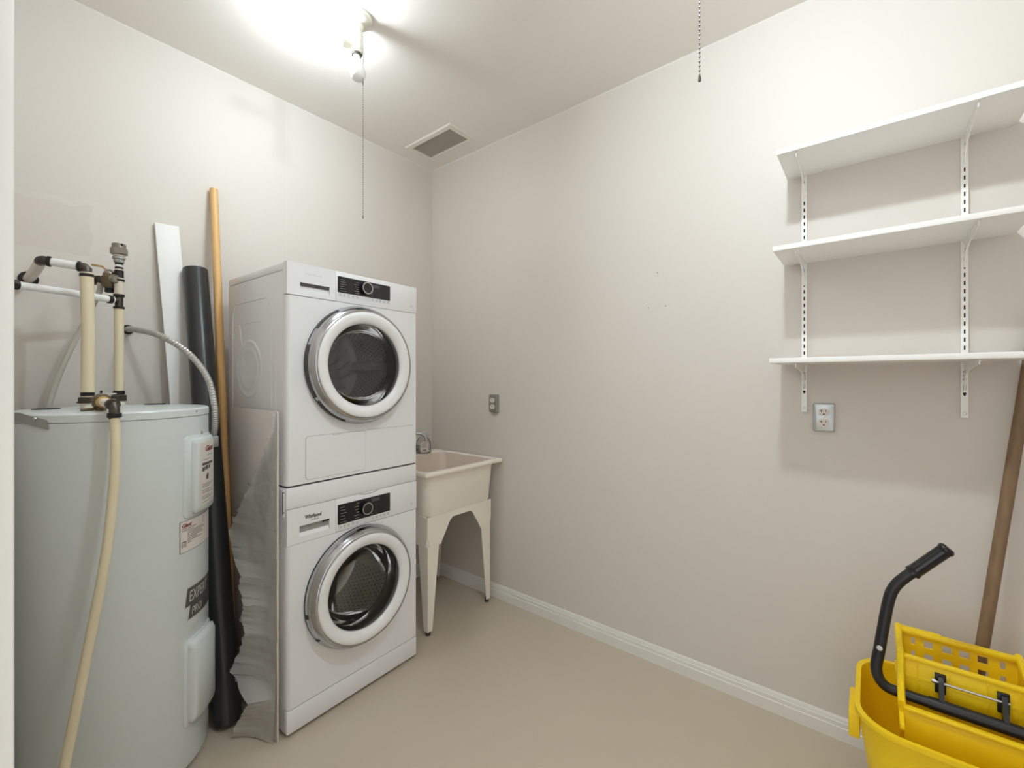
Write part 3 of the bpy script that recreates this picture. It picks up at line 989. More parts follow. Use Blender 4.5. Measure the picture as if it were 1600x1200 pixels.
# cold riser (right pipe): union on top, tee with long white pipe to the left
cold = thing('cold_water_pipe', 'thin yellowed riser topped by a nickel union, with a white branch pipe to the left', 'pipe', (P2.x, P2.y, z1b))
cb = (P2.x, P2.y, z1b)
def cq(x, y, z): return L((x, y, z), cb)
def ring(z0, z1, r, m, name, par=cold, n=18):
    mb = MB(); mb.cyl(cq(P2.x, P2.y, z0), cq(P2.x, P2.y, z1), r, n, None, min(0.0015, r * .1)); return obj(name, mb, m, par)
ring(z1b, 1.216, 0.018, 'nipple', 'nipple')
ring(1.214, 1.236, 0.022, 'bronze', 'union_nut', n=8)
ring(1.237, 1.252, 0.017, 'crimp', 'crimp_ring')
ring(1.24, 1.555, 0.0142, 'pex', 'riser', n=20)
ring(1.548, 1.557, 0.0165, 'crimp', 'crimp_ring')
ring(1.553, 1.592, 0.0118, 'bronze', 'tee')
ring(1.592, 1.601, 0.0165, 'crimp', 'crimp_ring')
ring(1.6, 1.662, 0.0138, 'pexclear', 'short_pipe')
ring(1.648, 1.656, 0.0168, 'crimp', 'crimp_ring')
ring(1.656, 1.688, 0.0135, 'crimp', 'valve_tee')
ring(1.688, 1.70, 0.0105, 'nipple', 'short_pipe')
ring(1.693, 1.700, 0.0122, 'crimp', 'crimp_ring')
ring(1.7, 1.71, 0.0102, 'pexwhite', 'short_pipe')
ring(1.7085, 1.7155, 0.0122, 'crimp', 'crimp_ring')
ring(1.7155, 1.729, 0.0155, 'galv', 'adapter', n=8)
ring(1.728, 1.7375, 0.019, 'galv', 'adapter', n=24)
ring(1.737, 1.745, 0.0155, 'nipple', 'washer_seal')
ring(1.745, 1.768, 0.0255, 'nickel', 'union_nut', n=8)
ring(1.766, 1.784, 0.0205, 'nickel', 'union_collar', n=24)
mb = MB(); fit(mb, cq(P2.x + 0.004, P2.y - 0.019, 1.779), cq(P2.x + 0.005, P2.y - 0.0215, 1.779), 0.004, 10); obj('collar_port', mb, 'hole', cold)
bz = 1.578
bd_ = V((-0.262, -0.118, 0.0)).normalized()
b0 = V((P2.x, P2.y, bz))
mb = MB(); fit(mb, cq(*b0), cq(*(b0 + bd_ * 0.03)), 0.0105); obj('tee_branch', mb, 'bronze', cold)
mb = MB(); fit(mb, cq(*(b0 + bd_ * 0.022)), cq(*(b0 + bd_ * 0.036)), 0.0145); obj('crimp_ring', mb, 'crimp', cold)
b1 = b0 + bd_ * 0.285
mb = MB(); mb.tube([cq(*(b0 + bd_ * 0.018)), cq(*(b0 + bd_ * 0.15 + V((0, 0, 0.002)))), cq(*b1)], 0.0118, 16); obj('branch_pipe', mb, 'pexwhite', cold)
mb = MB(); fit(mb, cq(*(b1 - bd_ * 0.012)), cq(*(b1 + bd_ * 0.004)), 0.0152); obj('crimp_ring', mb, 'crimp', cold)
mb = MB(); mb.tube([cq(*b1), cq(*(b1 + bd_ * 0.012)), cq(0.045, b1.y - 0.016, bz), cq(XF - 0.0115, b1.y - 0.016, bz)], 0.0115, 14); obj('elbow', mb, 'bronze', cold)
# mixing valve to the left of the riser, with lever and a grey drop tube
vz = 1.655
vdir = V((-0.75, 0.66, 0)).normalized()
v0 = V((P2.x, P2.y, 1.672))
val = thing('mixing_valve', 'aged brass valve body with yellow lever between the two risers', 'valve', (v0.x, v0.y, v0.z))
def vq(p): return L(p, v0)
side = V((-0.63, 0.775, 0)).normalized()
vb = v0 + side * 0.036 + V((0, -0.004, -0.014))
mb = MB(); fit(mb, vq(v0 + side * 0.0125), vq(v0 + side * 0.03 + V((0, 0, -0.006))), 0.011); obj('inlet', mb, 'bronze', val)
mb = MB(); mb.lathe([(0, 0), (0.014, 0), (0.021, 0.01), (0.023, 0.022), (0.023, 0.04), (0.0185, 0.046), (0.0185, 0.052), (0, 0.052)], vq(vb + V((0, 0, -0.035))), (0, 0, 1), 24); obj('valve_body', mb, 'brass', val)
mb = MB(); mb.lathe([(0, 0), (0.016, 0), (0.017, 0.012), (0.013, 0.018), (0, 0.018)], vq(vb + V((0.008, -0.022, -0.004))), (0.45, -1, 0), 18); obj('valve_cap', mb, 'nickel', val)
mb = MB(); fit(mb, vq(vb + V((0, 0, -0.05))), vq(vb + V((0, 0, -0.034))), 0.013); obj('outlet', mb, 'hole', val)
mb = MB(); mb.lathe([(0, 0), (0.0165, 0), (0.0165, 0.004), (0.011, 0.013), (0.005, 0.016), (0, 0.016)], vq(vb + V((0, 0, 0.017))), (0, 0, 1), 18); obj('bonnet', mb, 'nickel', val)
mb = MB(); mb.tube([vq(vb + V((0, 0, 0.03))), vq(vb + side * 0.012 + V((0, 0, 0.032))), vq(vb + side * 0.026 + V((0, 0, 0.044))), vq(vb + side * 0.062 + V((0, 0, 0.05)))], [0.003, 0.003, 0.0035, 0.0045], 8); obj('lever', mb, 'yellowtag', val)
mb = MB(); fit(mb, vq(vb + side * 0.018 + V((0, 0, -0.006))), vq(vb + side * 0.062 + V((0, 0, -0.006))), 0.012); mb.cyl(vq(vb + side * 0.036 + V((0, 0, -0.006))), vq(vb + side * 0.054 + V((0, 0, -0.006))), 0.0175, 8); obj('side_union', mb, 'bronze', val)
dt = [vb + side * 0.036 + V((0, 0, -0.014)), vb + side * 0.037 + V((0, 0, -0.05)), V((0.262, 2.245, 1.5)), V((0.205, 2.25, 1.33)), V((0.165, 2.25, 1.15)), V((0.15, 2.255, 0.9))]
mb = MB(); mb.tube([vq(p) for p in spline(dt, 8)], 0.0085, 12); obj('drop_tube', mb, 'greypipe', val)

# relief valve and its yellowed discharge tube hanging in front of the tank
rv = V((0.247, 1.795, HT + 0.002))
rel = thing('relief_valve', 'brass relief valve with a long yellowed tube hanging down the heater front', 'valve', tuple(rv))
def rq(p): return L(p, rv)
mb = MB(); mb.lathe([(0, 0), (0.012, 0), (0.013, 0.008), (0.0205, 0.014), (0.0215, 0.04), (0.014, 0.046), (0.006, 0.05), (0, 0.05)], (0, 0, 0), (0, 0, 1), 22); obj('valve_body', mb, 'brass', rel)
od = (V((0.2565, 1.672, 1.222)) - V((0.247, 1.795, 1.228))).normalized()
o1 = V((0.247, 1.795, 1.226))
mb = MB(); mb.cyl(rq(o1 + od * 0.015), rq(o1 + od * 0.03), 0.0165, 18); obj('outlet_collar', mb, 'yellowtag', rel)
mb = MB(); fit(mb, rq(o1 + od * 0.025), rq(o1 + od * 0.115), 0.0125); obj('short_pipe', mb, 'nipple', rel)
mb = MB(); mb.box((-0.004, -0.01, 0.048), (0.034, 0.008, 0.051), 0.001); obj('test_lever', mb, 'bolt', rel)
mb = MB(); mb.cyl((0, 0, 0.05), (0, 0, 0.06), 0.003, 10); obj('lever_pin', mb, 'crimp', rel)
mb = MB(); mb.cyl((-0.045, 0.004, 0.003), (-0.012, 0.004, 0.006), 0.0045, 10); obj('drain_wing', mb, 'brass', rel)
o2 = o1 + od * 0.118
mb = MB(); fit(mb, rq(o2 - od * 0.014), rq(o2 + od * 0.004), 0.0165); mb.tube([rq(o2 - od * 0.004), rq(o2 + od * 0.006 + V((0, 0, -0.002))), rq(o2 + od * 0.012 + V((0, 0, -0.014))), rq(o2 + od * 0.012 + V((0, 0, -0.04)))], 0.0125, 16); obj('elbow', mb, 'bronze', rel)
t0 = o2 + od * 0.012 + V((0, 0, -0.03))
mb = MB(); fit(mb, rq(t0 + V((0, 0, -0.006))), rq(t0 + V((0, 0, 0.008))), 0.0165); obj('crimp_ring', mb, 'crimp', rel)
TUBE = [t0, V((0.258, 1.655, 1.1)), V((0.252, 1.648, 0.98)), V((0.237, 1.640, 0.82)), V((0.214, 1.637, 0.66)), V((0.185, 1.632, 0.48)), V((0.155, 1.628, 0.29)), V((0.125, 1.622, 0.10)), V((0.115, 1.62, 0.02))]
mb = MB(); mb.tube([rq(p) for p in spline(TUBE, 8)], 0.0118, 18); obj('discharge_tube', mb, 'pex', rel)

# flexible metal conduit from the wall to the heater's cover
cs = V((0.396, YL - 0.001, 1.493))
cond = thing('flexible_conduit', 'ribbed metal conduit curving from the wall to the heater cover', 'conduit', tuple(cs))
def fq(p): return L(p, cs)
cpts = [cs, V((0.405, 2.25, 1.49)), V((0.46, 2.13, 1.462)), V((0.525, 2.03, 1.395)), V((0.567, 1.955, 1.30)), V((0.576, 1.91, 1.2)), V((0.572, 1.89, 1.12)), V((0.566, 1.885, 1.085))]
mb = MB(); mb.tube([fq(p) for p in spline(cpts, 20)], 0.0108, 14, True, 0.10); obj('ribbed_hose', mb, 'conduit', cond, sharp=20)
mb = MB(); mb.lathe([(0.01, 0), (0.019, 0), (0.019, 0.008), (0.014, 0.012), (0.010, 0.012)], fq(cs), (0, -1, 0), 20); obj('wall_connector', mb, 'crimp', cond)
mb = MB(); mb.obox(Matrix.Translation(fq(V((0.566, 1.885, 1.065)))), (-0.014, -0.014, -0.022), (0.014, 0.014, 0.02), 0.005); obj('box_connector', mb, 'galv', cond)

# ------------------------------------------------------------------ things leaning in the gap
def leaner(bottom, top, r, name, m, label, cat, hollow=0.0):
    b_, t_ = V(bottom), V(top)
    ax = (t_ - b_).normalized()
    Ln = (t_ - b_).length
    o_ = thing(name, label, cat, tuple(b_))
    mb = MB()
    if hollow:
        mb.lathe([(r - hollow, 0), (r, 0), (r, Ln), (r - hollow, Ln), (r - hollow, 0)], (0, 0, 0), ax, 40)
    else:
        mb.cyl((0, 0, 0), ax * Ln, r, 28, None, 0.0015)
    obj('pipe_wall' if hollow else 'rod', mb, m, o_)
    return o_, ax, Ln
blk, ax, Ln = leaner((0.609, 1.872, 0.012), (0.612, 2.262, 1.765), 0.046, 'drain_pipe', 'abs', 'thick black plastic drain pipe leaning on the wall behind the heater', 'pipe', 0.005)
mb = MB(); mb.lathe([(0.0415, 0.001), (0.0385, 0.05), (0, 0.05)], (0, 0, 0), ax, 30); obj('pipe_inside', mb, 'hole', blk)
tan, ax, Ln = leaner((0.657, 1.95, 0.004), (0.690, 2.294, 2.15), 0.0158, 'water_pipe', 'tan', 'slim tan plastic pipe with printed text, taller than the black pipe', 'pipe')
e1_ = V((0, 0, 1)).cross(ax).normalized()
# printed line along the pipe, on the side facing the room
face = (V((0.35, -1, 0)) - ax * V((0.35, -1, 0)).dot(ax)).normalized()
sd = ax.cross(face).normalized()
mb = MB()
random.seed(3)
h = 0.25
while h < Ln - 0.06:
    wd = random.choice((0.004, 0.007, 0.01))
    if random.random() < 0.72:
        for k in range(2):
            a = 0.55 + 0.13 * k
            d1 = face * math.cos(a) + sd * math.sin(a) * 1
            d2_ = face * math.cos(a + 0.09) + sd * math.sin(a + 0.09)
            rr = 0.0160
            mb.quad(ax * h + d1 * rr, ax * h + d2_ * rr, ax * (h + wd * (0.9 - 0.4 * k)) + d2_ * rr, ax * (h + wd * (0.9 - 0.4 * k)) + d1 * rr)
    h += wd + 0.004
obj('printed_text', mb, 'tanink', tan)['kind'] = 'stuff'

# white trim board leaning on the wall
bt, bb_ = V((0.521, YL - 0.012, 1.945)), V((0.628, 2.17, 0.0))
axb = (bt - bb_).normalized()
xb = V((1, 0, 0)); xb = (xb - axb * xb.dot(axb)).normalized()
yb_ = axb.cross(xb)
mt = Matrix((xb.to_4d(), yb_.to_4d(), axb.to_4d(), (0, 0, 0, 1))).transposed()
mt.translation = bb_
for i in range(3):
    mt[3][i] = 0
brd = thing('trim_board', 'long white wood-grain board leaning on the wall left of the black pipe', 'board', (0, 0, 0))
mb = MB(); LB = (bt - bb_).length
mb.obox(mt, (-0.0415, -0.006, 0), (0.0415, 0.006, LB), 0.0015); obj('plank', mb, 'board', brd)

# thin strips standing behind the heater
mb = MB(); mb.tube([(0.590, 2.005, 0.0), (0.570, 2.045, 0.6)], 0.004, 6); o = obj('metal_rod', mb, 'steelstrip', None); tag(o, 'thin steel rod in the dark gap between heater and black pipe', 'rod')

# large panel on edge beside the machines, half wrapped in torn film
pan = thing('wrapped_panel', 'flat grey panel on edge against the machines, with torn plastic film', 'panel', (0.69, 1.7, 0))
mb = MB(); mb.box((-0.004, -0.065, 0.0), (0.002, 0.385, 1.178), 0.0008); obj('board', mb, 'panel', pan)
mb = MB(); mb.box((-0.0042, -0.0658, 0.0), (-0.0025, -0.0640, 1.1782)); obj('edge_band', mb, 'label', pan)
# torn film: a wrinkled sheet from the panel's front edge back to a ragged, curled tear
TEAR = [(.678, 1.634, 1.180), (.678, 1.662, 1.107), (.678, 1.717, 1.028), (.678, 1.762, .978), (.676, 1.804, .928), (.666, 1.835, .874), (.655, 1.873, .816), (.644, 1.905, .758), (.633, 1.927, .705), (.628, 1.885, .671), (.628, 1.86, .614), (.628, 1.797, .569), (.628, 1.809, .523), (.628, 1.755, .474), (.628, 1.791, .423), (.628, 1.761, .368), (.628, 1.797, .296), (.600, 1.82, .225), (.615, 1.80, .202), (.61, 1.758, .185), (.61, 1.68, .165), (.61, 1.74, .094), (.60, 1.765, .05), (.59, 1.78, .006)]
mb = MB()
rows_ = []
NR, NCc = 150, 26
for i in range(NR + 1):
    z = 1.18 - 1.174 * i / NR
    k = 0
    while k < len(TEAR) - 2 and TEAR[k + 1][2] > z:
        k += 1
    a, b_ = V(TEAR[k]), V(TEAR[k + 1])
    t = min(1, max(0, (a.z - z) / (a.z - b_.z + 1e-9)))
    e = a.lerp(b_, t)
    jag = 0.010 * noise.noise(V((z * 60, 1.3, 0))) + 0.010 * noise.noise(V((z * 170, 4.1, 0)))
    row = []
    for j in range(NCc + 1):
        f = j / NCc
        low = max(0, 0.35 - z) / 0.35
        p0 = V((0.682 - 0.012 * low, 1.631 - 0.008 * math.sin(PI * min(1, max(0, (0.35 - z) / 0.3))), z))
        p = V((p0.x + (e.x - p0.x) * (f ** 2.2), p0.y + (e.y + jag - p0.y) * f, z))
        amp = 0.0036 * min(1, f * 4) * (0.35 + 0.65 * min(1, (1.2 - z) * 2))
        wv = noise.noise(V((p.y * 14, z * 9, 2.0))) + 0.6 * noise.noise(V((p.y * 32 + z * 18, z * 26 - p.y * 10, 7.0))) + 0.35 * abs(noise.noise(V((p.y * 60, z * 70, 5.0))))
        p.x -= amp * (1.0 + wv)
        p.x = min(p.x, 0.6845)
        if f > 0.8:
            p.x -= (f - 0.8) * 0.035 * noise.noise(V((z * 30, 9.0, f)))
            p.z += (f - 0.8) * 0.025 * noise.noise(V((z * 45, 2.0, f)))
        p.z = max(0.004, p.z)
        row.append(mb.bm.verts.new((p.x - 0.69, p.y - 1.7, p.z)))
    rows_.append(row)
for P, Q in zip(rows_, rows_[1:]):
    for j in range(NCc):
        mb.bm.faces.new([P[j], P[j + 1], Q[j + 1], Q[j]])
obj('plastic_film', mb, 'film', pan, 'torn crinkled clear plastic film', sharp=28)
# curled shreds along the tear
mb = MB()
random.seed(11)
for k in range(26):
    i = random.randrange(4, len(TEAR) - 5)
    a = V(TEAR[i]).lerp(V(TEAR[i + 1]), random.random())
    d = V((random.uniform(-.3, .1), random.uniform(.4, 1), random.uniform(-.5, .7))).normalized()
    ln, wd = random.uniform(.008, .022), random.uniform(.003, .007)
    q = V((0, 0, 1)).cross(d).normalized() * 0.3 + V((0, 0, 1))
    q.normalize()
    off = V((0.69, 1.7, 0))
    a = a - off - V((0.004, 0.006, 0))
    mb.quad(a - q * wd, a + d * ln * .6 - q * wd * .6 + V((-.003, 0, 0)), a + d * ln, a + d * ln * .6 + q * wd * .5 + V((-.003, 0, 0)), a + q * wd)
obj('film_shred', mb, 'film', pan)['kind'] = 'stuff'

# ------------------------------------------------------------------ utility sink
SX0, SX1, SY0, SY1, SZ = 1.395, 1.966, 1.672, 2.252, 0.833
sink = thing('utility_sink', 'off-white plastic laundry sink on four tapered legs in the corner', 'sink', ((SX0 + SX1) / 2, (SY0 + SY1) / 2, 0))
sb = ((SX0 + SX1) / 2, (SY0 + SY1) / 2, 0)
def rr3(x0, x1, y0, y1, r, z, n=6):
    return [(p[0] - sb[0], p[1] - sb[1], z) for p in rrect((x0 + x1) / 2, (y0 + y1) / 2, x1 - x0, y1 - y0, r, n)]
def loft(mb, loops, cap0=False, cap1=False):
    vs = [[mb.bm.verts.new(p) for p in l] for l in loops]
    n = len(vs[0])
    for A_, B_ in zip(vs, vs[1:]):
        for i in range(n):
            mb.bm.faces.new([A_[i], A_[(i + 1) % n], B_[(i + 1) % n], B_[i]])
    if cap0: mb.bm.faces.new(vs[0][::-1])
    if cap1: mb.bm.faces.new(vs[-1])
mb = MB()
ix0, ix1, iy0, iy1 = SX0 + 0.034, SX1 - 0.034, SY0 + 0.034, SY1 - 0.098
loft(mb, [rr3(SX0 + .03, SX1 - .03, SY0 + .03, SY1 - .03, .03, SZ - .020), rr3(SX0 + .002, SX1 - .002, SY0 + .002, SY1 - .002, .008, SZ - .020), rr3(SX0, SX1, SY0, SY1, .01, SZ - .017),
          rr3(SX0, SX1, SY0, SY1, .01, SZ - .004), rr3(SX0 + .004, SX1 - .004, SY0 + .004, SY1 - .004, .008, SZ),
          rr3(ix0 - .004, ix1 + .004, iy0 - .004, iy1 + .004, .045, SZ), rr3(ix0, ix1, iy0, iy1, .045, SZ - .005)])
obj('rim', mb, 'sink', sink, sharp=50)
mb = MB()
loft(mb, [rr3(ix0, ix1, iy0, iy1, .045, SZ - .005), rr3(ix0 + .02, ix1 - .02, iy0 + .02, iy1 - .02, .05, SZ - .2), rr3(ix0 + .035, ix1 - .035, iy0 + .035, iy1 - .035, .05, SZ - .25), rr3(ix0 + .08, ix1 - .08, iy0 + .08, iy1 - .08, .04, SZ - .262)], cap1=True)
obj('basin_inside', mb, 'sinkin', sink, 'pinkish stained inside of the basin', sharp=60)
ox0, ox1, oy0, oy1 = SX0 + .028, SX1 - .028, SY0 + .028, SY1 - .03
mb = MB()
loft(mb, [rr3(ox0, ox1, oy0, oy1, .05, SZ - .019), rr3(ox0 + .004, ox1 - .004, oy0 + .004, oy1 - .004, .05, SZ - .05), rr3(ox0 + .016, ox1 - .016, oy0 + .016, oy1 - .016, .05, SZ - .225), rr3(ox0 + .024, ox1 - .024, oy0 + .024, oy1 - .024, .05, SZ - .245), rr3(ox0 + .045, ox1 - .045, oy0 + .045, oy1 - .045, .05, SZ - .262)], cap1=True)
obj('basin', mb, 'sink', sink, sharp=60)
# skirt under the basin, arched between the legs
KZ1, KZ0 = SZ - .235, SZ - .385
kx0, kx1, ky0, ky1 = ox0 + .022, ox1 - .022, oy0 + .022, oy1 - .022
def skirt(mb, along, c, a0, a1):
    pts = [(a0, KZ1), (a0, KZ0 + .05), (a0 + .012, KZ0), (a0 + .085, KZ0), (a0 + .115, KZ0 + .05), (a0 + .15, KZ1 - .045), (a0 + .17, KZ1 - .03),
           (a1 - .17, KZ1 - .03), (a1 - .15, KZ1 - .045), (a1 - .115, KZ0 + .05), (a1 - .085, KZ0), (a1 - .012, KZ0), (a1, KZ0 + .05), (a1, KZ1)]
    if along == 'x':
        mb.prism([(p - sb[0], z) for p, z in pts], 1, c - sb[1] - .003, c - sb[1] + .003)
    else:
        mb.prism([(p - sb[1], z) for p, z in pts], 0, c - sb[0] - .003, c - sb[0] + .003)
for along, c, a0, a1 in (('x', ky0, kx0, kx1), ('x', ky1, kx0, kx1), ('y', kx0, ky0, ky1), ('y', kx1, ky0, ky1)):
    mb = MB(); skirt(mb, along, c, a0, a1); obj('skirt', mb, 'sink', sink)
for sx in (0, 1):
    for sy in (0, 1):
        X = (kx0 + .002, kx1 - .002)[sx] - sb[0]; Y = (ky0 + .002, ky1 - .002)[sy] - sb[1]
        dx, dy = (1, -1)[sx], (1, -1)[sy]
        mb = MB()
        top, bot, th = .078, .03, .006
        tz, bz_ = KZ0 + .03, .02
        def Lp(s_, z):
            return [(X, Y, z), (X + dx * s_, Y, z), (X + dx * s_, Y + dy * th, z), (X + dx * th, Y + dy * th, z), (X + dx * th, Y + dy * s_, z), (X, Y + dy * s_, z)]
        loft(mb, [Lp(bot, bz_), Lp(top, tz)], True, True)
        lg = obj('leg', mb, 'sink', sink)
        mb = MB(); mb.cyl((X + dx * .014, Y + dy * .014, 0), (X + dx * .014, Y + dy * .014, .024), .012, 12); obj('leg_foot', mb, 'foot', lg)
mb = MB()
mb.cyl((0, .03, SZ - .262), (0, .03, SZ - .3), .025, 16)
mb.tube([(0, .03, SZ - .28), (0, .03, SZ - .42), (0.01, .05, SZ - .47), (.02, .1, SZ - .47), (.03, .16, SZ - .43), (.03, .22, SZ - .42), (.03, .335, SZ - .42)], .019, 14)
obj('drain_trap', mb, 'pexwhite', sink)
mb = MB(); mb.lathe([(.004, 0), (.004, .0012), (0, .0012)], (SX1 - .045 - sb[0], SY0 + .02 - sb[1], SZ), (0, 0, 1), 10); obj('rim_screw', mb, 'foot', sink)
# faucet on the back deck
fa = V((1.70 - sb[0], SY1 - .05 - sb[1], SZ))
mb = MB()
mb.prism(rrect(fa.x, fa.y, .16, .05, .02), 2, SZ, SZ + .018)
mb.cyl(fa + V((0, 0, .015)), fa + V((0, 0, .05)), .016, 18, .012)
mb.tube([fa + V(p) for p in ((0, 0, .04), (0, 0, .09), (.006, -.012, .118), (.02, -.03, .13), (.045, -.05, .13), (.065, -.068, .118), (.072, -.074, .10), (.074, -.076, .085))], [.009, .009, .009, .009, .009, .009, .009, .0105], 14)
fc = obj('faucet', mb, 'chrome', sink, 'chrome swan-neck faucet')
for sgn in (-1, 1):
    mb = MB(); mb.lathe([(0, 0), (.014, 0), (.016, .012), (.02, .018), (.02, .03), (.014, .036), (0, .037)], fa + V((sgn * .062, 0, .016)), (0, 0, 1), 16); obj('tap_handle', mb, 'chrome', fc)

bl = V((1.790, SY1 - .078, SZ + .0003))
bot = thing('soap_bottle', 'clear soap bottle with a white label on the sink\'s back ledge', 'bottle', tuple(bl), -0.45)
def oval(rx, ry, z, n=28):
    return [(rx * math.copysign(abs(math.cos(2 * PI * i / n)) ** .8, math.cos(2 * PI * i / n)), ry * math.copysign(abs(math.sin(2 * PI * i / n)) ** .8, math.sin(2 * PI * i / n)), z) for i in range(n)]
mb = MB(); loft(mb, [oval(.04, .022, 0), oval(.046, .026, .005), oval(.047, .027, .045), oval(.043, .025, .075), (oval(.03, .019, .095)), oval(.014, .013, .108), oval(.012, .012, .118)], True, True); obj('bottle_body', mb, 'bottle', bot, sharp=60)
mb = MB(); loft(mb, [oval(.0135, .0135, .112), oval(.0135, .0135, .13), oval(.011, .011, .133)], True, True); obj('cap', mb, 'stripgrey', bot)
mb = MB()
mb.prism([(p[0], p[1]) for p in rrect(0, .042, .05, .062, .014)], 1, -.0287, -.0275)
lb = obj('bottle_label', mb, 'label', bot, 'white label with bar code')
mb = MB()
for k, x in enumerate((-.012, -.008, -.0055, -.001, .003, .0055, .010)):
    mb.box((x, -.0290, .015), (x + (.0026 if k % 2 else .0015), -.0286, .027))
for k in range(5):
    mb.box((-.018, -.0290, .040 + k * .006), (.016 - (k % 2) * .006, -.0286, .0415 + k * .006))
obj('label_print', mb, 'labelink', lb)['kind'] = 'stuff'

# ------------------------------------------------------------------ wall shelving
STD = (0.1935, -0.2275)
STZ0, STZ1 = 1.1725, 2.06
XS = XR - 0.0125
def standard(name, label, y):
    t = thing(name, label, 'shelf standard', (XR, y, STZ0), 0, 'shelf standards on the right wall')
    hw, Hh = .0083, STZ1 - STZ0
    mb = MB()
    sw = .0019
    mb.box((-.0125, -hw, 0), (-.0113, -sw, Hh))
    mb.box((-.0125, sw, 0), (-.0113, hw, Hh))
    mb.box((-.0113, -hw, 0), (-.0005, -hw + .0012, Hh))
    mb.box((-.0113, hw - .0012, 0), (-.0005, hw, Hh))
    z = 0
    first = .212
    mb.box((-.0125, -sw, 0), (-.0113, sw, first))
    z = first
    while z + .0265 < Hh:
        mb.box((-.0125, -sw, z + .0135), (-.0113, sw, z + .0254))
        z += .0254
    mb.box((-.0125, -sw, z), (-.0113, sw, Hh))
    mb.box((-.0113, -hw + .0012, -.0002), (-.0005, hw - .0012, .001))
    obj('slotted_channel', mb, 'shelf', t)
    mb = MB(); mb.box((-.004, -.006, .2), (-.003, .006, Hh - .01)); obj('slot_shade', mb, 'hole', t)  # dark strip put behind the slots to stand for the shade inside
    mb = MB(); mb.lathe([(.0045, 0), (.0035, .0014), (0, .0016)], (-.0125, 0, .013), (-1, 0, 0), 10); obj('screw', mb, 'bolt', t)
    mb = MB()
    for k, dz in enumerate((0, .004, .007, .012, .015, .02, .024)):
        mb.box((-.0128, -.0045, .118 + dz), (-.0124, .0045 - (k % 3) * .001, .118 + dz + (.0018 if k % 2 else .0026)))
    for k in range(3):
        mb.box((-.0128, -.003 + k * .0026, .086), (-.0124, -.0022 + k * .0026, .104))
    obj('bar_code', mb, 'labelink', t)['kind'] = 'stuff'
    mb = MB()
    mb._add([(-.0127, q[0], q[1]) for q in ((-.0005, .066), (.0035, .0715), (.0042, .077), (.002, .0795), (.001, .0775), (-.001, .0805), (-.0042, .075))], [tuple(range(7))])
    obj('leaf_mark', mb, 'hole', t, 'small dark leaf mark')
    return t
standard('shelf_standard', 'slotted white wall upright left of the steel outlet, holding the shelves\' left ends', STD[0])
standard('shelf_standard', 'slotted white wall upright farther right, near the mop handle', STD[1])

def shelf(label, z, yl, yr, front, tilt=0.0):
    t = thing('wall_shelf', label, 'shelf', (XR - .014, (yl + yr) / 2, z), 0, 'white shelves on the right wall')
    yc = (yl + yr) / 2
    dep = XR - .012 - front
    mb = MB(); mb.box((-dep, yr - yc, 0), (.004, yl - yc, .0165), .0012); obj('shelf_board', mb, 'shelf', t)
    for y in STD:
        yy = y - yc
        Ls = dep - .012
        mb = MB()
        pts = [(.0015, -.003), (.0015, -.083), (-.006, -.075), (-.016, -.052), (-.035, -.038), (-.09, -.026), (-Ls + .012, -.014), (-Ls + .003, -.0155), (-Ls, -.010), (-Ls, -.0005), (.0, -.0005)]
        mb.prism([(p, q) for p, q in pts], 1, yy - .0016, yy + .0016)
        bk_ = obj('bracket', mb, 'shelf', t)
        mb = MB(); mb.box((-Ls, yy - .0045, -.0022), (0, yy + .0045, -.0002)); obj('bracket_flange', mb, 'shelf', bk_)
        mb = MB(); mb.prism([(p, q) for p, q in rrect(-.02, -.03, .006, .009, .002, 3)], 1, yy - .0018, yy + .0018); obj('bracket_slot', mb, 'seam', bk_)
    return t
shelf('topmost white melamine shelf on wall brackets', 2.052, .2475, -.338, 1.725)
shelf('middle white melamine shelf between two others', 1.726, .258, -.333, 1.718)
shelf('lowest white melamine shelf, just above the steel outlet', 1.3475, .2675, -.333, 1.711)

# ------------------------------------------------------------------ outlets
def outlet(label, yc, zc, pw, ph, m, prot, cat='outlet'):
    t = thing('wall_outlet', label, cat, (XR, yc, zc))
    def face_prism(mb, cy, cz, w_, h_, r, x0, x1):
        mb.prism([(p[0], p[1]) for p in rrect(cy, cz, w_, h_, r)], 0, x0, x1)
    mb = MB()
    def lp(s_, x, r): return [(x, p[0], p[1]) for p in rrect(0, 0, pw - s_, ph - s_, r)]
    loft(mb, [lp(0, 0, .006), lp(0, -prot + .006, .006), lp(.004, -prot + .002, .006), lp(.012, -prot, .006)], False, True)
    pl = obj('cover_plate', mb, m, t)
    for k, dz in enumerate((.0195, -.0195)):
        mb = MB()
        pts = []
        R_ = .0172
        for i in range(28):
            a = 2 * PI * i / 28
            pts.append((R_ * math.cos(a), max(-.0135, min(.0135, R_ * math.sin(a))) + dz))
        mb.prism(pts, 0, -prot - .0022, -prot + .002)
        so = obj('socket', mb, 'socket', t)
        mb = MB()
        x0, x1 = -prot - .0026, -prot - .0018
        mb.box((x0, .0055, dz + .0005), (x1, .0078, dz + .0085))
        mb.box((x0, .0078, dz + .0035), (x1, .0115, dz + .0055))
        mb.box((x0, -.0072, dz + .001), (x1, -.0052, dz + .008))
        mb.prism([(p[0], p[1]) for p in rrect(.0, dz - .0072, .005, .005, .0022, 4)], 0, x0, x1)
        obj('socket_slot', mb, 'hole', so)
    mb = MB(); mb.lathe([(.0032, 0), (.0026, .0012), (0, .0014)], (-prot, 0, 0), (-1, 0, 0), 12); obj('screw', mb, 'bolt', t)
    return t
outlet('small dark-plated duplex outlet on the wall above the laundry sink', 1.7415, 1.1515, .062, .106, 'plated', .024)
outlet('shiny steel duplex outlet below the lowest shelf', .1335, 1.1535, .066, .104, 'plate', .014)

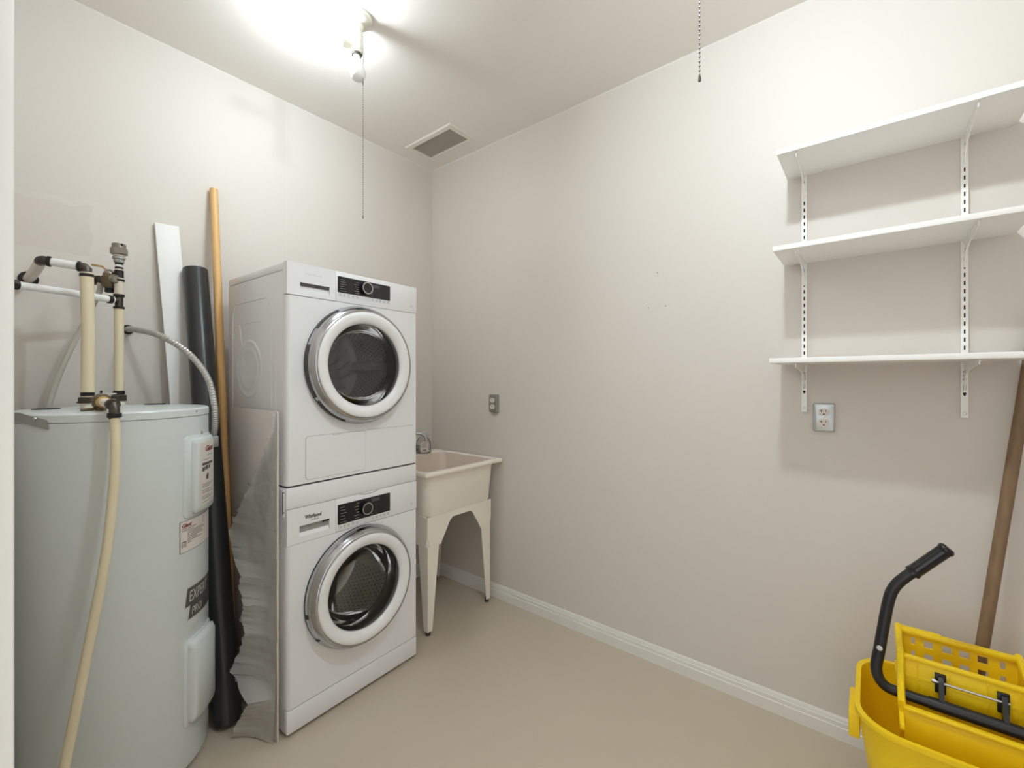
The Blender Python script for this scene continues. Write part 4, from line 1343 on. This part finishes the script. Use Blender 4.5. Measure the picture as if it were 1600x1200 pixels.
# ------------------------------------------------------------------ ceiling vent
vt = thing('ceiling_vent', 'white rectangular ceiling air vent in the far corner', 'vent', (1.771, 2.0005, H))
vx, vy = .103, .2005
mb = MB()
def vl(ix, iy, z): return [(-ix, -iy, z), (ix, -iy, z), (ix, iy, z), (-ix, iy, z)]
loft(mb, [vl(vx, vy, 0), vl(vx, vy, -.003), vl(vx - .004, vy - .004, -.008), vl(vx - .028, vy - .03, -.011), vl(vx - .03, vy - .032, -.009), vl(vx - .03, vy - .032, -.001)])
obj('vent_frame', mb, 'vent', vt)
mb = MB(); mb.box((-vx + .03, -vy + .032, -.0015), (vx - .03, vy - .032, -.0005)); obj('duct', mb, 'ventdark', vt)
mb = MB()
n = 46
for i in range(n):
    y = -vy + .034 + (2 * vy - .068) * (i + .5) / n
    mb.obox(Matrix.Translation((0, y, -.006)) @ Matrix.Rotation(math.radians(20), 4, 'X'), (-vx + .03, -.0036, -.0005), (vx - .03, .0036, .0005))
obj('louvre', mb, 'louvre', vt)['kind'] = 'stuff'
for sgn in (-1, 1):
    mb = MB(); mb.lathe([(.003, 0), (.002, .0012), (0, .0014)], (0, sgn * (vy - .015), -.0095), (0, 0, -1), 8); obj('screw', mb, 'bolt', vt)

# ------------------------------------------------------------------ bare-bulb ceiling lights
def ceiling_light(label, loc, bdir, chain, chain_end, bulb):
    t = thing('ceiling_light', label, 'ceiling light', loc, 0)
    mb = MB(); mb.lathe([(0, 0), (.058, 0), (.058, -.006), (.05, -.018), (.034, -.026), (.026, -.032), (.0235, -.05), (0, -.05)], n=32); obj('ceiling_base', mb, 'lamp', t)
    mb = MB(); mb.cyl((0, 0, -.045), (0, 0, -.142), .0225, 24, None, .002)
    for k in range(8):
        a = 2 * PI * k / 8
        mb.tube([(.0225 * math.cos(a), .0225 * math.sin(a), -.06), (.0225 * math.cos(a), .0225 * math.sin(a), -.128)], .0022, 6)
    obj('adapter', mb, 'lamp', t)
    bd = V(bdir).normalized()
    c = V((0, 0, -.112))
    mb = MB(); mb.cyl(c + bd * .015, c + bd * .058, .0185, 24, .0175, .002); mb.cyl(c + bd * .05, c + bd * .056, .0195, 24); obj('side_socket', mb, 'lamp', t)
    prof = [(.0132, 0), (.0132, .012), (.0145, .022), (.0205, .038), (.0272, .054), (.0300, .070), (.0292, .082), (.0252, .093), (.0175, .1005), (.009, .104), (0, .105)]
    mb = MB(); mb.lathe(prof, c + bd * .054, bd, 32); obj('light_bulb', mb, bulb, t, 'lit bulb pointing sideways', sharp=80)
    mb = MB(); mb.lathe([(.0185, -.142), (.0165, -.142), (.0165, -.148), (.0185, -.148), (.0185, -.142)], n=24); obj('socket_lip', mb, 'bronze', t)
    mb = MB(); mb.lathe(prof, (0, 0, -.14), V((0.06, 0.0, -1)), 32); obj('light_bulb', mb, 'bulboff', t, 'unlit frosted bulb pointing down', sharp=80)
    # pull chain: cord, then beads
    ch = V(chain)
    mb = MB()
    mb.tube([ch + V((-ch.x * .6, -ch.y * .6, -.06)), ch + V((-ch.x * .2, -ch.y * .2, -.062)), ch + V((0, 0, -.075)), ch + V((0, 0, -.252))], .0011, 6)
    mb.cyl(ch + V((0, 0, -.25)), ch + V((0, 0, -.262)), .0024, 8)
    z = -.262
    n = int((chain_end - .262 + .0) / .0092)
    for i in range(n):
        p = ch + V((0, 0, z - .0046))
        r = .0021
        mb.lathe([(0, -r), (r * .75, -r * .66), (r, 0), (r * .75, r * .66), (0, r)], p, (0, 0, 1), 6)
        z -= .0092
    mb.tube([ch + V((0, 0, -.262)), ch + V((0, 0, z))], .0006, 5)
    mb.lathe([(0, -.005), (.0028, -.004), (.0032, 0), (.0022, .006), (0, .007)], ch + V((0, 0, z - .004)), (0, 0, 1), 8)
    obj('pull_chain', mb, 'chain', t, 'long bead pull chain')
    return t
LA = (.955, 1.563, H)
LB_ = (.955, .345, H)
ceiling_light('bare-bulb ceiling light in view, one lit bulb and one unlit, long bead chain', LA, (-.92, .28, -.04), (.016, -.018, 0), H - 1.927, 'bulbweak')
ceiling_light('bare-bulb ceiling light above the top edge of the view, only its short chain showing', LB_, (-.45, -.9, -.04), (-.02, -.075, 0), H - 1.897, 'bulbon')

# ------------------------------------------------------------------ mop bucket and mop
BX0, BX1, BY0, BY1, BZ = 1.475, 1.872, -.50, .036, .385
bk0 = ((BX0 + BX1) / 2, (BY0 + BY1) / 2, 0)
bucket = thing('mop_bucket', 'yellow plastic mop bucket with wringer and black handle by the right wall', 'mop bucket', bk0)
def bb(x0, x1, y0, y1, r, z, n=8):
    return [(p[0] - bk0[0], p[1] - bk0[1], z) for p in rrect((x0 + x1) / 2, (y0 + y1) / 2, x1 - x0, y1 - y0, r, n)]
mb = MB()
def inset(d, z, r): return bb(BX0 + d, BX1 - d, BY0 + d, BY1 - d, r, z)
loft(mb, [inset(.055, .085, .07), inset(.05, .08, .07)[:] and inset(.045, .10, .075), inset(.012, .33, .095), inset(.010, BZ - .012, .098), inset(0, BZ - .012, .1), inset(0, BZ, .1), inset(.012, BZ, .095), inset(.0145, BZ - .01, .093), inset(.017, .33, .09), inset(.05, .105, .07), inset(.058, .10, .065)], True, True)
obj('bucket_shell', mb, 'yellow', bucket, sharp=50)
mb = MB(); mb.box((BX0 + .10 - bk0[0], BY1 - .012 - bk0[1], BZ - .105), (BX0 + .235 - bk0[0], BY1 + .014 - bk0[1], BZ - .035), .004); obj('side_lug', mb, 'yellow', bucket)
for sx in (-1, 1):
    for sy in (-1, 1):
        x, y = sx * .13, sy * .19
        mb = MB(); mb.cyl((x, y, .086), (x, y, .068), .018, 14); mb.box((x - .004, y - .017, .03), (x + .016, y - .0145, .07)); mb.box((x - .004, y + .0145, .03), (x + .016, y + .017, .07)); mb.box((x - .01, y - .017, .064), (x + .016, y + .017, .07))
        cs_ = obj('caster', mb, 'galv', bucket)
        mb = MB(); mb.lathe([(0, -.012), (.03, -.012), (.0345, -.008), (.035, 0), (.0345, .008), (.03, .012), (0, .012)], (x + .008, y, .035), (0, 1, 0), 22); obj('caster_wheel', mb, 'rubber', cs_)
# wringer: perforated back, ends, front plate, lower tray
WY0, WY1 = -.312, -.064
def wloc(x, y, z): return (x - bk0[0], y - bk0[1], z)
def perforated(mb, P, ucuts, vcuts, holes, th):
    """P(u,v)->point; holes = set of (i,j) cells left open; th = thickness vector"""
    th = V(th)
    nu, nv = len(ucuts), len(vcuts)
    F = [[mb.bm.verts.new(P(u, v)) for v in vcuts] for u in ucuts]
    B = [[mb.bm.verts.new(V(P(u, v)) + th) for v in vcuts] for u in ucuts]
    op = lambda i, j: i < 0 or j < 0 or i >= nu - 1 or j >= nv - 1 or (i, j) in holes
    for i in range(nu - 1):
        for j in range(nv - 1):
            if (i, j) in holes:
                continue
            mb.bm.faces.new([F[i][j], F[i + 1][j], F[i + 1][j + 1], F[i][j + 1]])
            mb.bm.faces.new([B[i][j], B[i][j + 1], B[i + 1][j + 1], B[i + 1][j]])
            for (di, dj, a, b_) in ((-1, 0, (i, j), (i, j + 1)), (1, 0, (i + 1, j), (i + 1, j + 1)), (0, -1, (i, j), (i + 1, j)), (0, 1, (i, j + 1), (i + 1, j + 1))):
                if op(i + di, j + dj):
                    mb.bm.faces.new([F[a[0]][a[1]], F[b_[0]][b_[1]], B[b_[0]][b_[1]], B[a[0]][a[1]]])
XBK, XFR, WZ = 1.795, 1.672, .531
ucuts = [WY0, WY0 + .004]
cen = [-.281, -.243, -.207, -.171, -.132, -.098]
wid = [.010, .020, .020, .020, .019, .008]
uc = [WY0]
for c, w_ in zip(cen, wid):
    uc += [c - w_ / 2, c + w_ / 2]
uc.append(WY1)
vc = [.27, .312, .331, .3485, .3675, .385, .404, .4215, .4405, .458, .477, .4945, .5135, WZ]
holes = set((1 + 2 * i, 1 + 2 * j) for i in range(6) for j in range(6))
mb = MB()
perforated(mb, lambda u, v: wloc(XBK - (WZ - v) * .12, u, v), uc, vc, holes, (.006, 0, 0))
mb.box(wloc(XBK - .010, WY0, WZ - .009), wloc(XBK + .012, WY1, WZ + .006), .004)
mb.box(wloc(XBK - .006, -.16, WZ + .002), wloc(XBK + .011, WY1 - .004, WZ + .010), .003)
wr = obj('wringer_back', mb, 'yellow', bucket, 'perforated back plate of the wringer')
mb = MB()
mb.box(wloc(XFR - .004, WY0 + .004, .335), wloc(XFR + .004, WY1 - .008, .512), .0015)
mb.box(wloc(XFR - .008, WY0, .504), wloc(XFR + .006, WY1 - .006, .516), .003)
for y in (-.10, -.165, -.235, -.29):
    mb.box(wloc(XFR - .006, y - .002, .34), wloc(XFR - .003, y + .002, .508))
mb.box(wloc(XFR - .0055, WY0 + .006, .456), wloc(XFR - .003, WY1 - .012, .462))
obj('wringer_front', mb, 'yellow', bucket)
for y, s_ in ((WY1, 1), (WY0, -1)):
    mb = MB()
    pts = [(XBK + .011, WZ + .004), (XBK + .011, .50), (XBK - .02, .30), (1.60, .30), (1.575, .425), (1.60, .432), (XFR - .03, .452), (XFR - .012, .517)]
    pts = [(p[0] - bk0[0], p[1]) for p in pts]
    yl0 = y - bk0[1]
    mb.prism(pts, 1, yl0 - .004, yl0 + .004)
    mb.tube([(pts[0][0], yl0, pts[0][1]), (pts[7][0], yl0, pts[7][1]), (pts[6][0], yl0, pts[6][1]), (pts[4][0], yl0, pts[4][1])], .0085, 8)
    obj('wringer_end', mb, 'yellow', bucket)
mb = MB()
mb.box(wloc(1.574, WY0 - .03, .30), wloc(1.582, WY1 - .004, .415), .002)
mb.box(wloc(1.568, WY0 - .03, .412), wloc(1.586, WY1 - .002, .422), .003)
mb.box(wloc(1.58, WY0 - .02, .298), wloc(XFR, WY1 - .006, .304))
obj('wringer_tray', mb, 'yellow', bucket)
for sgn in (1,):
    mb = MB(); mb.box(wloc(1.52, WY1 - .004, .385), wloc(1.86, WY1 + .006, .40), .002); obj('wringer_hook', mb, 'yellow', bucket)
# handle shaft, lever, grip
HX = 1.625
hpts = spline([V((HX, -.40, .425)), V((HX, -.2, .425)), V((HX, -.075, .425)), V((HX - .002, -.03, .432)), V((HX - .001, -.012, .468)), V((HX + .004, -.019, .53)), V((HX + .02, -.038, .66)), V((HX + .026, -.052, .705)), V((HX + .03, -.074, .737)), V((HX + .034, -.10, .765))], 8)
mb = MB(); mb.tube([wloc(*p) for p in hpts], .0138, 18); hd = obj('lever_handle', mb, 'blackp', bucket)
g0, g1 = V((HX + .032, -.088, .752)), V((HX + .041, -.163, .838))
mb = MB()
gl = [g0.lerp(g1, i / 40) for i in range(41)]
mb.tube([wloc(*p) for p in gl], [(.0188 if i < 4 else .0175 if i < 36 else (.0192, .0194, .0188, .017, .013)[i - 36]) * (1 + (.02 if i % 2 and i < 36 else -.02 if i < 36 else 0)) for i in range(41)], 20); obj('grip', mb, 'black', hd, 'ribbed black hand grip')
mb = MB(); mb.lathe([(0, .002), (.006, .0018), (.0075, 0)], wloc(HX - .0085, -.019, .535), (-.97, .1, .1), 12); obj('bolt', mb, 'bolt', hd)
mb = MB(); mb.cyl(wloc(HX, -.12, .425), wloc(HX, -.42, .425), .0155, 18); obj('shaft_sleeve', mb, 'blackp', bucket)
for y in (-.146, -.262):
    mb = MB()
    mb.prism([(p[0] - bk0[0], p[1]) for p in ((HX - .012, .415), (HX + .012, .415), (XFR - .008, .462), (XFR - .008, .486), (XFR - .02, .488), (XFR - .034, .478), (HX, .45))], 1, y - .005 - bk0[1], y + .005 - bk0[1])
    mb.box(wloc(XFR - .012, y - .011, .44), wloc(XFR - .006, y + .011, .492), .001)
    obj('lever_bracket', mb, 'blackp', bucket)
mb = MB(); mb.cyl(wloc(XFR - .022, -.128, .474), wloc(XFR - .022, -.272, .474), .0034, 12); mb.cyl(wloc(XFR - .022, -.128, .474), wloc(XFR - .022, -.136, .474), .006, 6); obj('tie_rod', mb, 'bolt', bucket)

m0, m1 = V((1.838, -.213, .20)), V((1.9625, -.377, 1.49))
mop = thing('mop', 'worn wooden mop handle standing in the bucket and leaning on the wall', 'mop', tuple(m0))
mb = MB(); mb.cyl((0, 0, 0), m1 - m0, .0150, 24, None, .004); obj('mop_handle', mb, 'wood', mop)
mb = MB()
random.seed(5)
for k in range(46):
    a = random.uniform(0, 2 * PI)
    r = random.uniform(.004, .026)
    pts = [(math.cos(a) * r * .4, math.sin(a) * r * .4, .02), (math.cos(a) * r * .7, math.sin(a) * r * .7, -.03), (math.cos(a) * r * 1.0, math.sin(a) * r * 1.0, -random.uniform(.06, .09))]
    mb.tube(pts, .004, 5)
obj('mop_strands', mb, 'string', mop)['kind'] = 'stuff'
